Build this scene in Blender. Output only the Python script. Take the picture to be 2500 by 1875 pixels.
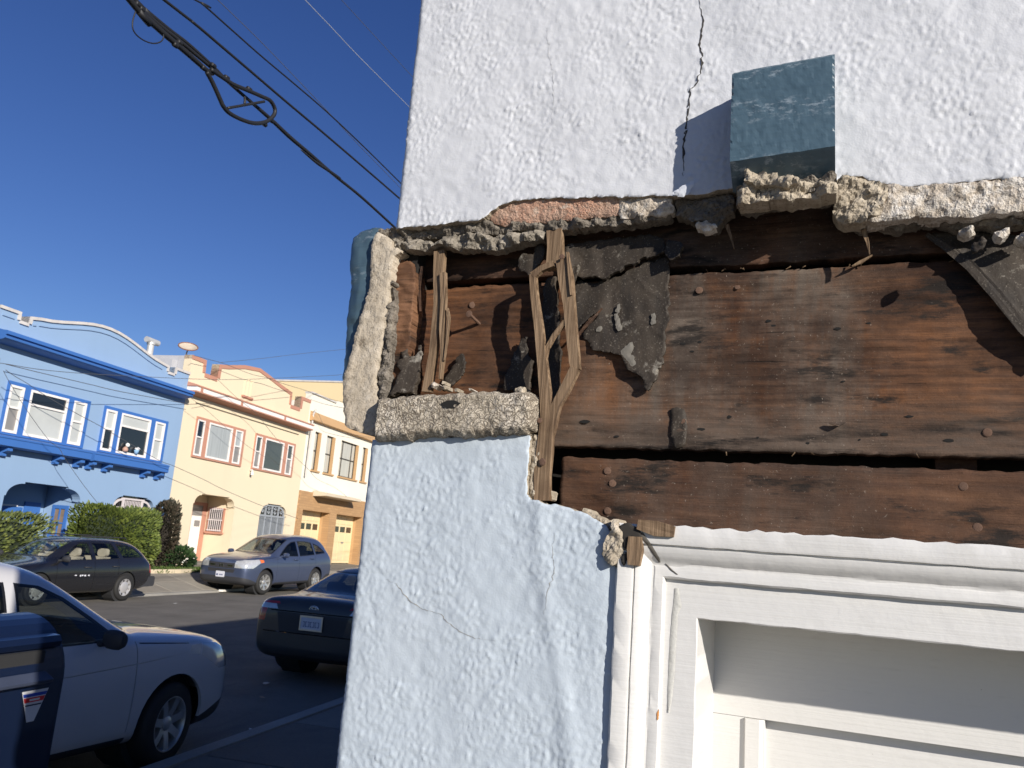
import bpy, bmesh, math, random
import numpy as np
from mathutils import Vector, Matrix
from mathutils.geometry import tessellate_polygon
R = math.radians
random.seed(7); RNG = np.random.default_rng(11)
for _o in list(bpy.data.objects): bpy.data.objects.remove(_o)
SC = bpy.context.scene
COL = SC.collection

# ------------------------------------------------------------------ camera
FPX = 1976.2                      # focal length in pixels of a 2500 px wide frame
PITCH, ROLL, YAW = R(11.508), R(4.422), R(22.324)
ZC = 1.85                         # eye height above the road
_f = Vector((-math.sin(YAW)*math.cos(PITCH), math.cos(YAW)*math.cos(PITCH), math.sin(PITCH)))
_r = Vector((math.cos(YAW), math.sin(YAW), 0)); _u = _r.cross(_f)
RT = math.cos(ROLL)*_r + math.sin(ROLL)*_u
UP = -math.sin(ROLL)*_r + math.cos(ROLL)*_u
FW = _f
cam_d = bpy.data.cameras.new('camera'); cam = bpy.data.objects.new('camera', cam_d); COL.objects.link(cam)
cam_d.sensor_width = 36; cam_d.lens = FPX/2500*36; cam_d.clip_start = 0.05; cam_d.clip_end = 3000
cam_d.dof.use_dof = True; cam_d.dof.focus_distance = 1.05; cam_d.dof.aperture_fstop = 30
cam.matrix_world = Matrix(((RT.x, UP.x, -FW.x, 0), (RT.y, UP.y, -FW.y, 0), (RT.z, UP.z, -FW.z, ZC), (0, 0, 0, 1)))
SC.camera = cam

# ------------------------------------------------------------------ sky and sun
SUN_EL, SUN_AZ = R(20.5), R(56)   # azimuth from the near wall's normal towards +X
world = bpy.data.worlds.new('World'); SC.world = world; world.use_nodes = True
nt = world.node_tree; nt.nodes.clear()
sky = nt.nodes.new('ShaderNodeTexSky'); sky.sky_type = 'NISHITA'; sky.sun_disc = False
sky.sun_elevation = SUN_EL; sky.sun_rotation = math.pi - SUN_AZ
sky.altitude = 60; sky.air_density = 1.0; sky.dust_density = 0.0; sky.ozone_density = 4.0
bg = nt.nodes.new('ShaderNodeBackground'); bg.inputs['Strength'].default_value = 0.074
wo = nt.nodes.new('ShaderNodeOutputWorld')
hs = nt.nodes.new('ShaderNodeHueSaturation'); hs.inputs['Saturation'].default_value = 1.17; hs.inputs['Hue'].default_value = 0.520
nt.links.new(sky.outputs[0], hs.inputs['Color']); nt.links.new(hs.outputs[0], bg.inputs[0]); nt.links.new(bg.outputs[0], wo.inputs[0])
sd = bpy.data.lights.new('sun', 'SUN'); sd.energy = 5.0; sd.angle = R(0.53); sd.color = (1, 0.945, 0.865)
sun = bpy.data.objects.new('sun', sd); COL.objects.link(sun)
to_sun = Vector((math.cos(SUN_EL)*math.sin(SUN_AZ), -math.cos(SUN_EL)*math.cos(SUN_AZ), math.sin(SUN_EL)))
sun.rotation_euler = to_sun.to_track_quat('Z', 'Y').to_euler()
sun.location = to_sun*30
SC.view_settings.view_transform = 'Standard'; SC.view_settings.look = 'None'
SC.view_settings.exposure = 0.3; SC.view_settings.gamma = 1.0; SC.view_settings.use_curve_mapping = False
SC.render.engine = 'CYCLES'
SC.cycles.max_bounces = 8; SC.cycles.transparent_max_bounces = 12

# ------------------------------------------------------------------ frames
def ray(px, py): return FW + RT*((px-1250)/FPX) - UP*((py-937.5)/FPX)
def wp(px, py, y):                 # point of the near wall's plane at depth y
    d = ray(px, py); t = y/d.y
    return Vector((d.x*t, y, ZC + d.z*t))
K = 0.925                          # layout unit of the street in metres
ST_YAW = R(97.38)                  # heading of the street; local x along it, local y across to the far side
SA = R(-7.38)
DS = Vector((math.sin(SA), math.cos(SA), 0)); NF = Vector((math.cos(SA), -math.sin(SA), 0))
def sw(s, o, z=0): return (DS*s - NF*o + Vector((0, 0, z)))*K
def rs(px, py, s=None, o=None):    # layout coordinates where a sight line meets the plane s = const or o = const
    d = ray(px, py); ls, lo = d.dot(DS), -d.dot(NF)
    t = (s/ls) if s is not None else (o/lo)
    return (ls*t, lo*t, ZC/K + d.z*t)

# ------------------------------------------------------------------ mesh building
def empty(name, loc=(0, 0, 0), rz=0, label=None, cat=None, group=None, parent=None):
    o = bpy.data.objects.new(name, None); COL.objects.link(o); o.location = loc; o.rotation_euler = (0, 0, rz)
    o.empty_display_size = 0.2
    if parent: o.parent = parent
    tag(o, label, cat, group); return o
def tag(o, label=None, cat=None, group=None, kind=None):
    if label: o['label'] = label
    if cat: o['category'] = cat
    if group: o['group'] = group
    if kind: o['kind'] = kind
    return o
def mesh_obj(name, me, mats, parent=None, smooth=False):
    o = bpy.data.objects.new(name, me); COL.objects.link(o)
    if mats is not None:
        for m in (mats if isinstance(mats, (list, tuple)) else [mats]): me.materials.append(m)
    if parent: o.parent = parent
    if smooth and len(me.polygons): me.polygons.foreach_set('use_smooth', [True]*len(me.polygons))
    return o
class MB:
    def __init__(s): s.v = []; s.f = []; s.m = []
    def add(s, vs, fs, m=0):
        b = len(s.v); s.v += [tuple(p) for p in vs]
        for q in fs: s.f.append(tuple(b+i for i in q)); s.m.append(m)
        return s
    def box(s, x0, x1, y0, y1, z0, z1, m=0):
        return s.add([(x0,y0,z0),(x1,y0,z0),(x1,y1,z0),(x0,y1,z0),(x0,y0,z1),(x1,y0,z1),(x1,y1,z1),(x0,y1,z1)],
                     [(0,3,2,1),(4,5,6,7),(0,1,5,4),(1,2,6,5),(2,3,7,6),(3,0,4,7)], m)
    def prism(s, poly, axis, a, b, m=0, holes=()):
        # poly in the two other axes (in x,y,z order), extruded along axis from a to b
        def P(p, t):
            q = list(p); q.insert('xyz'.index(axis), t); return tuple(q)
        loops = [list(poly)] + [list(h) for h in holes]
        flat = [p for l in loops for p in l]; n = len(flat)
        tris = tessellate_polygon([[Vector((p[0], p[1], 0)) for p in l] for l in loops])
        vs = [P(p, a) for p in flat] + [P(p, b) for p in flat]
        fs = []
        for t in tris:
            t = tuple(t); fs.append(t); fs.append(tuple(i+n for i in reversed(t)))
        i0 = 0
        for l in loops:
            k = len(l)
            for i in range(k): fs.append((i0+i, i0+(i+1) % k, n+i0+(i+1) % k, n+i0+i))
            i0 += k
        return s.add(vs, fs, m)
    def tube(s, path, r, n=6, m=0, caps=True):
        P = [Vector(p) for p in path]; k = len(P); rr = r if isinstance(r, (list, tuple)) else [r]*k
        vs = []; ref = None
        for i in range(k):
            t = (P[min(i+1, k-1)]-P[max(i-1, 0)]).normalized()
            if ref is None: ref = t.orthogonal().normalized()
            ref = (ref - t*ref.dot(t)).normalized(); b = t.cross(ref)
            for j in range(n):
                a = 2*math.pi*j/n; vs.append(P[i] + (ref*math.cos(a)+b*math.sin(a))*rr[i])
        fs = [(i*n+j, i*n+(j+1) % n, (i+1)*n+(j+1) % n, (i+1)*n+j) for i in range(k-1) for j in range(n)]
        if caps: fs += [tuple(range(n))[::-1], tuple((k-1)*n+j for j in range(n))]
        return s.add(vs, fs, m)
    def lathe(s, prof, c, axis='y', n=24, m=0, closed=False):
        # prof: (radius, height along the axis)
        vs = []; k = len(prof)
        for (r, h) in prof:
            for j in range(n):
                a = 2*math.pi*j/n; p = [r*math.cos(a), r*math.sin(a)]; p.insert('xyz'.index(axis), h)
                vs.append((c[0]+p[0], c[1]+p[1], c[2]+p[2]))
        kk = k if closed else k-1
        fs = [(i*n+j, i*n+(j+1) % n, ((i+1) % k)*n+(j+1) % n, ((i+1) % k)*n+j) for i in range(kk) for j in range(n)]
        if not closed: fs += [tuple(range(n)), tuple((k-1)*n+j for j in range(n))[::-1]]
        return s.add(vs, fs, m)
    def quadgrid(s, P, m=0):
        nu, nv = len(P), len(P[0]); vs = [p for row in P for p in row]
        return s.add(vs, [(i*nv+j, i*nv+j+1, (i+1)*nv+j+1, (i+1)*nv+j) for i in range(nu-1) for j in range(nv-1)], m)
    def build(s, name, mats, parent=None, org=(0, 0, 0), sc=1.0, smooth=False, fix=True, angle=None):
        me = bpy.data.meshes.new(name)
        me.from_pydata([((x-org[0])*sc, (y-org[1])*sc, (z-org[2])*sc) for x, y, z in s.v], [], s.f)
        me.polygons.foreach_set('material_index', s.m)
        if fix:
            bm = bmesh.new(); bm.from_mesh(me); bmesh.ops.recalc_face_normals(bm, faces=bm.faces); bm.to_mesh(me); bm.free()
        o = mesh_obj(name, me, mats, parent, smooth)
        if angle is not None and smooth:
            try: me.set_sharp_from_angle(angle=R(angle))
            except Exception: pass
        return o

# ------------------------------------------------------------------ materials
def lin(c):                        # sRGB 0-255 to linear
    return tuple(((x/255)/12.92 if x/255 <= .04045 else ((x/255+.055)/1.055)**2.4) for x in c)
class NT:
    def __init__(s, name):
        s.mat = bpy.data.materials.new(name); s.mat.use_nodes = True
        s.t = s.mat.node_tree; s.b = s.t.nodes['Principled BSDF']; s.n = s.t.nodes
        s.tc = s.n.new('ShaderNodeTexCoord')
    def link(s, a, b): s.t.links.new(a, b)
    def mapping(s, scale=(1, 1, 1), loc=(0, 0, 0), rot=(0, 0, 0), src='Object'):
        m = s.n.new('ShaderNodeMapping'); m.inputs['Scale'].default_value = scale; m.inputs['Location'].default_value = loc
        m.inputs['Rotation'].default_value = rot
        s.link(s.tc.outputs[src], m.inputs['Vector']); return m.outputs[0]
    def noise(s, scale=5, detail=4, rough=.55, vec=None, dist=0, out='Fac'):
        n = s.n.new('ShaderNodeTexNoise'); n.inputs['Scale'].default_value = scale; n.inputs['Detail'].default_value = detail
        n.inputs['Roughness'].default_value = rough; n.inputs['Distortion'].default_value = dist
        s.link(vec if vec is not None else s.tc.outputs['Object'], n.inputs['Vector']); return n.outputs[out]
    def voro(s, scale=5, vec=None, feature='F1', out='Distance', rnd=1):
        n = s.n.new('ShaderNodeTexVoronoi'); n.feature = feature; n.inputs['Scale'].default_value = scale
        n.inputs['Randomness'].default_value = rnd
        s.link(vec if vec is not None else s.tc.outputs['Object'], n.inputs['Vector']); return n.outputs[out]
    def ramp(s, fac, stops, interp='LINEAR'):
        n = s.n.new('ShaderNodeValToRGB'); cr = n.color_ramp; cr.interpolation = interp
        while len(cr.elements) < len(stops): cr.elements.new(.5)
        for e, (p, c) in zip(cr.elements, stops):
            e.position = p; e.color = (tuple(c)[:3] if isinstance(c, (tuple, list)) else (c, c, c)) + (1,)
        s.link(fac, n.inputs[0]); return n.outputs[0]
    def mix(s, fac, a, b, mode='MIX'):
        n = s.n.new('ShaderNodeMix'); n.data_type = 'RGBA'; n.blend_type = mode
        for k, v in ((0, fac), (6, a), (7, b)):
            if hasattr(v, 'node'): s.link(v, n.inputs[k])
            elif k == 0: n.inputs[0].default_value = v
            else: n.inputs[k].default_value = tuple(v)[:3]+(1,)
        return n.outputs[2]
    def math(s, op, a, b=0.0, clamp=False):
        n = s.n.new('ShaderNodeMath'); n.operation = op; n.use_clamp = clamp
        for k, v in ((0, a), (1, b)):
            if hasattr(v, 'node'): s.link(v, n.inputs[k])
            else: n.inputs[k].default_value = v
        return n.outputs[0]
    def sep(s, src='Object'):
        n = s.n.new('ShaderNodeSeparateXYZ'); s.link(s.tc.outputs[src], n.inputs[0]); return n.outputs
    def bump(s, h, strength=.5, dist=.01, normal=None):
        n = s.n.new('ShaderNodeBump'); n.inputs['Strength'].default_value = strength; n.inputs['Distance'].default_value = dist
        s.link(h, n.inputs['Height'])
        if normal is not None: s.link(normal, n.inputs['Normal'])
        s.link(n.outputs[0], s.b.inputs['Normal']); return n.outputs[0]
    def base(s, c):
        if hasattr(c, 'node'): s.link(c, s.b.inputs['Base Color'])
        else: s.b.inputs['Base Color'].default_value = tuple(c)[:3]+(1,)
    def set(s, **k):
        for a, v in k.items():
            a = {'rough': 'Roughness', 'metal': 'Metallic', 'coat': 'Coat Weight', 'coatr': 'Coat Roughness', 'spec': 'Specular IOR Level', 'ior': 'IOR',
                 'trans': 'Transmission Weight', 'alpha': 'Alpha', 'sheen': 'Sheen Weight'}[a]
            if hasattr(v, 'node'): s.link(v, s.b.inputs[a])
            else: s.b.inputs[a].default_value = v
        return s
def dark(c, f): return tuple(x*f for x in c)
def plain(name, c, rough=.6, metal=0, coat=0, var=.12, vs=3.0, bump=0, bs=80, bd=.002, spec=.5, stain=0):
    m = NT(name); n = m.noise(vs, 5, .6)
    col = m.mix(n, dark(c, 1-var), dark(c, 1+var))
    if stain:
        st = m.ramp(m.noise(1, 4, .6, m.mapping((vs*2.2, vs*2.2, vs*.35))), [(.48, 0.0), (.75, 1.0)])
        col = m.mix(m.math('MULTIPLY', st, stain), col, dark(c, .62))
    m.base(col); m.set(rough=rough, metal=metal, coat=coat, coatr=.05, spec=spec)
    if bump: m.bump(m.noise(bs, 3, .6), bump, bd)
    return m.mat

# ================================================================== near building: broken stucco wall
D = 0.92                           # depth of the stucco face
def _band(s, w, seed):             # band-passed noise tile, 1 mm cells, s = feature size in mm
    r = np.random.default_rng(seed).standard_normal((1024, 1024)); f = np.fft.fftfreq(1024)
    k = np.hypot(f[:, None], f[None, :]); k0 = 1/(2.2*s)
    g = np.exp(-((np.log(np.maximum(k, 1e-6)/k0))**2)/(2*w*w))
    a = np.fft.ifft2(np.fft.fft2(r)*g).real; return a/a.std()
N15, N3, N5, N12, N30, N80 = (_band(1.5, .4, 1), _band(3, .35, 2), _band(5, .4, 3), _band(12, .4, 4), _band(30, .4, 5), _band(80, .35, 6))
def samp(n, x, z, sx=1.0, sz=1.0):
    u = np.asarray(x)*1000*sx+5120; v = np.asarray(z)*1000*sz+5120
    i = np.floor(u).astype(int); j = np.floor(v).astype(int); a = u-i; b = v-j
    g = lambda p, q: n[p % 1024, q % 1024]
    return (g(i, j)*(1-a)+g(i+1, j)*a)*(1-b)+(g(i, j+1)*(1-a)+g(i+1, j+1)*a)*b
XL = -0.576
def stucco(x, z, amp=1.0):
    m = np.clip(.72+.30*samp(N80, x, z)+.2*samp(N30, x+.4, z), .15, 1.25)
    k = np.clip(samp(N5, x, z, 1.15, .95)+.55*samp(N3, x, z)+.1, -.4, 2.6)
    p = np.clip(-samp(N5, x+.37, z)-1.2, 0, 1.5)
    return amp*(m*k*.00037 + m*np.clip(samp(N5, x+.15, z)-1.1, 0, 2)*.0007 - m*p*.0006 + samp(N12, x, z)*.00018 + samp(N30, x, z)*.00022 + samp(N80, x+.3, z)*.0005 + samp(N3, x+.6, z)*.00007*m)
def resample(poly, step, jag, seed=0):
    P = np.array(poly, float); n = len(P); out = []
    rg = np.random.default_rng(seed)
    for i in range(n):
        a, b = P[i], P[(i+1) % n]; L = np.hypot(*(b-a)); k = max(1, int(L/step))
        t = np.arange(k)/k; out.append(a+(b-a)*t[:, None])
    Q = np.concatenate(out)
    if jag:
        j = rg.standard_normal((len(Q), 2)); j2 = j.copy()
        for w in (1, 2): j2 = j2 + np.roll(j, w, 0)+np.roll(j, -w, 0)
        Q = Q + (j2/2.2*.75+j*.35)*jag
    return Q
def inside(Q, X, Z):
    ins = np.zeros(X.shape, bool); a = Q; b = np.roll(Q, -1, 0)
    zs = Z[0]; xs = X[:, 0]
    for jz, z in enumerate(zs):
        m = (a[:, 1] > z) != (b[:, 1] > z)
        if not m.any(): continue
        xc = a[m, 0]+(z-a[m, 1])/(b[m, 1]-a[m, 1])*(b[m, 0]-a[m, 0])
        ins[:, jz] = (np.searchsorted(np.sort(xc), xs) % 2) == 1
    return ins
def sheet(name, poly, y0, res, disp, mats, parent, org, thick=.02, jag=0.0, seed=0, dist=False, smooth=True, nojag_box=None):
    """a slab with the outline poly (x, z) whose front is pushed out (towards -y) by disp"""
    Q = resample(poly, max(res*.8, .0012), jag, seed)
    lo, hi = Q.min(0)-res, Q.max(0)+res
    nx, nz = int((hi[0]-lo[0])/res)+2, int((hi[1]-lo[1])/res)+2
    X, Z = np.meshgrid(lo[0]+np.arange(nx)*res, lo[1]+np.arange(nz)*res, indexing='ij')
    ins = inside(Q, X, Z)
    q = ins[:-1, :-1] & ins[1:, :-1] & ins[1:, 1:] & ins[:-1, 1:]
    I, J = np.nonzero(q)
    idx = np.arange(nx*nz).reshape(nx, nz)
    F = np.stack([idx[I, J], idx[I+1, J], idx[I+1, J+1], idx[I, J+1]], 1)
    if not len(F): return None
    E = np.concatenate([F[:, [0, 1]], F[:, [1, 2]], F[:, [2, 3]], F[:, [3, 0]]])
    key = np.sort(E, 1); kk = key[:, 0].astype(np.int64)*(nx*nz)+key[:, 1]
    u, inv, cnt = np.unique(kk, return_inverse=True, return_counts=True)
    BE = E[cnt[inv] == 1]
    bv = np.unique(BE)
    x = X.ravel().copy(); z = Z.ravel().copy()
    for c in range(0, len(bv), 400):
        s = bv[c:c+400]; d2 = (x[s][:, None]-Q[:, 0])**2+(z[s][:, None]-Q[:, 1])**2; m = d2.argmin(1)
        x[s], z[s] = Q[m, 0], Q[m, 1]
    used = np.unique(F); remap = -np.ones(nx*nz, int); remap[used] = np.arange(len(used))
    ux, uz = x[used], z[used]
    if dist:
        e = np.empty(len(ux))
        for c in range(0, len(ux), 1000):
            e[c:c+1000] = np.sqrt(((ux[c:c+1000, None]-Q[:, 0])**2+(uz[c:c+1000, None]-Q[:, 1])**2).min(1))
        uy = y0-disp(ux, uz, e)
    else: uy = y0-disp(ux, uz)
    nb = len(used); bmap = {int(v): nb+i for i, v in enumerate(bv)}
    V = np.concatenate([np.stack([ux, uy, uz], 1), np.stack([x[bv], np.maximum(uy[remap[bv]]+.001, y0+thick), z[bv]], 1)])-np.array(org)
    faces = [tuple(r) for r in remap[F].tolist()]
    sk = [(int(remap[b]), int(remap[a]), bmap[int(a)], bmap[int(b)]) for a, b in BE]
    me = bpy.data.meshes.new(name); me.from_pydata(V.tolist(), [], faces+sk)
    ml = mats if isinstance(mats, (list, tuple)) else [mats]
    if len(ml) > 1: me.polygons.foreach_set('material_index', [0]*len(faces)+[1]*len(sk))
    o = mesh_obj(name, me, ml, parent)
    if smooth:
        me.polygons.foreach_set('use_smooth', [True]*len(faces)+[False]*len(sk))
    return o
def px(pts, y): return [(lambda v: (v.x, v.z))(wp(a, b, y)) for a, b in pts]

# ---- materials of the wall
def m_stucco(name, c, c2):
    m = NT(name)
    big = m.noise(5, 4, .6); fine = m.noise(160, 3, .6)
    col = m.mix(big, c, c2)
    col = m.mix(m.math('MULTIPLY', m.ramp(m.noise(1, 5, .65, m.mapping((22, 22, 6))), [(.5, 0.0), (.8, 1.0)]), .16), col, dark(c, .72))
    sp = m.ramp(m.voro(55), [(.0, 1.0), (.045, 1.0), (.07, 0.0)])
    col = m.mix(m.math('MULTIPLY', sp, m.ramp(m.noise(9, 2), [(.56, 0.0), (.66, .5)])), col, dark(c, .45))
    m.base(col); m.set(rough=.62, spec=.35)
    m.bump(m.math('ADD', m.math('MULTIPLY', fine, .5), m.noise(420, 2, .5)), .24, .0012)
    return m.mat
M_WHITE = m_stucco('stucco_white', (.55, .558, .58), (.60, .608, .626))
M_BLUE = m_stucco('stucco_pale_blue', (.43, .488, .54), (.49, .538, .582))
def m_crust(name, a, b, c, pit=(.05, .04, .033), s=1.0, b_str=.9):
    m = NT(name)
    n1 = m.noise(60*s, 6, .7); n2 = m.noise(18*s, 4, .6); n3 = m.noise(230*s, 3, .7)
    col = m.ramp(n1, [(.30, pit), (.42, a), (.55, b), (.68, c)])
    col = m.mix(m.ramp(n2, [(.42, 0.0), (.62, .75)]), col, a)
    col = m.mix(m.ramp(n3, [(.36, .5), (.46, 0.0)]), col, pit)
    m.base(col); m.set(rough=.95, spec=.15); m.bump(m.math('ADD', n1, n3), b_str, .004)
    return m.mat
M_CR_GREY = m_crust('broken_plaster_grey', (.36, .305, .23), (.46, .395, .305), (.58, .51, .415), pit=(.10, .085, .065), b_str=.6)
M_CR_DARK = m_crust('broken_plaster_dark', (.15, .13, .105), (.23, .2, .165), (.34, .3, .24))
M_CR_MID = m_crust('broken_plaster_dirty_shaded', (.20, .175, .14), (.29, .255, .205), (.42, .375, .31), pit=(.06, .05, .04), b_str=.7)  # dirt and the shadow over the cavity, both put into the colour
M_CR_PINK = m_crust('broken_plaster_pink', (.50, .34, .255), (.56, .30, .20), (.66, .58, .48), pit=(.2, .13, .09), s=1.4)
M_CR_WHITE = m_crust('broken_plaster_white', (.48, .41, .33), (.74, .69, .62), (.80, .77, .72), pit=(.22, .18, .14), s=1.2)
def m_alligator():
    m = NT('crazed_plaster'); v = m.mix(.06, m.tc.outputs['Object'], m.noise(35, 3, .6, out='Color'))
    d = m.voro(95, v, 'DISTANCE_TO_EDGE'); d2 = m.voro(210, v, 'DISTANCE_TO_EDGE')
    crack = m.ramp(m.math('MINIMUM', d, m.math('MULTIPLY', d2, 1.6)), [(.0, 0.0), (.13, 1.0)])
    n = m.noise(24, 5, .65)
    col = m.ramp(n, [(.32, (.33, .28, .215)), (.5, (.52, .455, .36)), (.68, (.63, .565, .475))])
    gate = m.ramp(m.noise(11, 2), [(.33, .35), (.5, 1.0)])
    col = m.mix(m.math('MULTIPLY', m.math('SUBTRACT', 1.0, crack), gate), col, (.15, .12, .09))
    m.base(col); m.set(rough=.95, spec=.15); m.bump(m.math('ADD', m.math('MULTIPLY', crack, .5), m.noise(150, 4, .7)), .8, .003)
    return m.mat
M_CRAZE = m_alligator()
M_CUT = m_crust('cut_plaster', (.42, .355, .27), (.50, .43, .335), (.58, .51, .415), pit=(.20, .16, .115), s=.8, b_str=.45)
def m_board(name, lo, mid, hi, grey, seed, gfreq=150, gx=2.2, wear=.55, stain=.62, foot=None):
    m = NT(name)
    g = m.n.new('ShaderNodeTexWave'); g.wave_type = 'BANDS'; g.bands_direction = 'Z'
    g.inputs['Scale'].default_value = gfreq*.32; g.inputs['Distortion'].default_value = 9; g.inputs['Detail'].default_value = 5
    g.inputs['Detail Scale'].default_value = .5; g.inputs['Detail Roughness'].default_value = .65
    m.link(m.mapping((gx*.09, 1, 1), (seed*3, 0, seed)), g.inputs['Vector'])
    fib = m.noise(1, 7, .75, m.mapping((16, 20, 460), (seed, 0, 0)))
    big = m.noise(1, 6, .65, m.mapping((4, 1, 40), (seed, 0, seed)))
    grain = m.math('ADD', m.math('MULTIPLY', g.outputs['Fac'], .06), m.math('ADD', m.math('MULTIPLY', fib, .46), m.math('MULTIPLY', big, .48)))
    col = m.ramp(grain, [(.34, lo), (.50, mid), (.68, hi)])
    warm = m.ramp(m.noise(1, 5, .65, m.mapping((3.2, 1, 5), (seed+7, 1, 2))), [(.46, 0.0), (.64, 1.0)])
    col = m.mix(m.math('MULTIPLY', warm, .55), col, m.mix(grain, dark(hi, .35), dark(hi, 1.35)))
    xd = m.math('SUBTRACT', m.sep()[0], .45); xo = m.math('SUBTRACT', .16, m.math('MULTIPLY', m.math('MULTIPLY', xd, xd), 5.0))
    wide = m.ramp(m.math('ADD', m.noise(1, 4, .65, m.mapping((4.2, 1, 3.0), (seed+2, 0, 0))), xo), [(.38, 0.0), (.58, 1.0)])
    streak = m.ramp(m.noise(1, 6, .7, m.mapping((15, 1, 3.0), (seed+4, 0, 0))), [(.36, 0.0), (.60, 1.0)])
    gm = m.math('MULTIPLY', m.math('MULTIPLY', streak, m.math('ADD', m.math('MULTIPLY', wide, .8), .2)), wear)
    col = m.mix(gm, col, m.mix(fib, dark(grey, .5), dark(grey, 1.35)))
    b1 = m.ramp(m.noise(1, 7, .72, m.mapping((5, 1, 9), (seed, 2, seed+3))), [(.42, 0.0), (.58, 1.0)])
    col = m.mix(m.math('MULTIPLY', b1, stain), col, dark(lo, .6))
    b2 = m.ramp(m.noise(1, 6, .7, m.mapping((8, 1, 30), (seed+9, 0, 3))), [(.54, 0.0), (.63, .92)])
    col = m.mix(b2, col, (.014, .011, .009))
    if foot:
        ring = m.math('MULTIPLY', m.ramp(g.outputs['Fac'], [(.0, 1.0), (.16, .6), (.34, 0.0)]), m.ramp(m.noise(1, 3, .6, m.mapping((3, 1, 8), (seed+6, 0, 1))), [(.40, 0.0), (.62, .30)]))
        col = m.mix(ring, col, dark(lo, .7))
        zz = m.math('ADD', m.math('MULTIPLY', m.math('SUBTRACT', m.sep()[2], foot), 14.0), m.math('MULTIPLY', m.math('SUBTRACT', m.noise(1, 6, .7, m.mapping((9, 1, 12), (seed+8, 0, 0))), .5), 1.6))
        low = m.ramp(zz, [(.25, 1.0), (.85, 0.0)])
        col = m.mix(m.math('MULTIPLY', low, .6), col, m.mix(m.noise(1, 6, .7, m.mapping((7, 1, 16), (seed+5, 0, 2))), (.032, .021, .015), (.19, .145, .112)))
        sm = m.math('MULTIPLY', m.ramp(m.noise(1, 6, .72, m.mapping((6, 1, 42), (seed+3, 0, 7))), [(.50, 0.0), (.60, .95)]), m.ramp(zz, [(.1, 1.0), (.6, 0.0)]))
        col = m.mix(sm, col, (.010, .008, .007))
    crk = m.ramp(m.noise(1, 5, .6, m.mapping((5, 1, 240), (seed+1, 0, 5))), [(.66, 0.0), (.70, .8)])
    col = m.mix(crk, col, (.012, .009, .007))
    dust = m.ramp(m.noise(300, 4, .75), [(.63, 0.0), (.71, .55)])
    col = m.mix(m.math('MULTIPLY', dust, m.math('ADD', wide, .25)), col, (.36, .30, .24))
    m.base(col); m.set(rough=.8, spec=.25)
    m.bump(m.math('SUBTRACT', m.math('ADD', grain, m.math('MULTIPLY', m.noise(260, 4, .75), .35)), m.math('MULTIPLY', crk, .6)), .6, .0028)
    return m.mat
FOOT = wp(1900, 1103, D+.05).z
M_BD1 = m_board('old_board_dark', (.03, .016, .010), (.085, .042, .025), (.15, .078, .045), (.12, .098, .08), 1.3)
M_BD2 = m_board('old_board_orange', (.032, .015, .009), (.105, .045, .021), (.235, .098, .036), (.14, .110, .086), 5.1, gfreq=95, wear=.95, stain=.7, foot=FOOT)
M_BD3 = m_board('old_board_brown', (.032, .016, .010), (.095, .044, .024), (.165, .08, .04), (.11, .085, .066), 9.7, gfreq=60, wear=.6, stain=.5)
M_STUD = m_board('stud_red_brown', (.055, .025, .014), (.16, .075, .038), (.25, .13, .07), (.16, .12, .09), 3.3, wear=.2)
def m_lath():
    m = NT('weathered_lath'); f = m.noise(1, 7, .75, m.mapping((560, 60, 5)))
    col = m.ramp(f, [(.28, (.04, .025, .015)), (.45, (.15, .098, .058)), (.62, (.29, .20, .125)), (.8, (.38, .28, .185))])
    col = m.mix(m.ramp(m.noise(22, 3), [(.5, 0.0), (.72, .7)]), col, (.085, .05, .03))
    m.base(col); m.set(rough=.85, spec=.2); m.bump(f, .45, .0018); return m.mat
M_LATH = m_lath()
def m_paper():
    m = NT('tar_paper'); n = m.noise(9, 5, .65); f = m.noise(420, 2, .6)
    col = m.ramp(n, [(.3, (.018, .014, .011)), (.5, (.042, .032, .023)), (.7, (.08, .061, .044))])
    col = m.mix(m.ramp(m.noise(30, 6, .72), [(.60, 0.0), (.68, .8)]), col, (.32, .29, .24))
    col = m.mix(m.ramp(m.noise(1, 4, .6, m.mapping((60, 1, 10))), [(.52, 0.0), (.68, .6)]), col, (.022, .018, .015))
    col = m.mix(m.ramp(f, [(.6, 0.0), (.72, .55)]), col, (.22, .19, .15))
    m.base(col); m.set(rough=.72, spec=.35); m.bump(m.math('ADD', m.noise(70, 4, .6), m.math('MULTIPLY', f, .3)), .5, .002); return m.mat
M_PAPER = m_paper()
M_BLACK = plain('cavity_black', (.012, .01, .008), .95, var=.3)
M_RUST = plain('rusty_nail', (.15, .085, .055), .85, var=.35, vs=300, bump=.6, bs=500)
def m_trimblue():
    m = NT('blue_trim_paint'); s = m.noise(1, 5, .6, m.mapping((9, 9, 170)))
    col = m.mix(m.noise(14, 4), (.050, .088, .118), (.072, .118, .150))
    sc = m.math('MULTIPLY', m.ramp(m.noise(1, 6, .75, m.mapping((60, 60, 150))), [(.52, 0.0), (.60, 1.0)]), m.ramp(m.noise(1, 2, .5, m.mapping((3, 3, 22), (0, 0, .3))), [(.54, 0.0), (.66, .55)]))
    col = m.mix(sc, col, (.33, .38, .42))
    col = m.mix(m.ramp(s, [(.52, 0.0), (.75, .5)]), col, (.04, .07, .095))
    m.base(col); m.set(rough=.38, spec=.5); m.bump(m.math('ADD', m.noise(30, 3, .5), m.math('MULTIPLY', s, .8)), .22, .0015); return m.mat
M_TRIM = m_trimblue()
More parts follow.
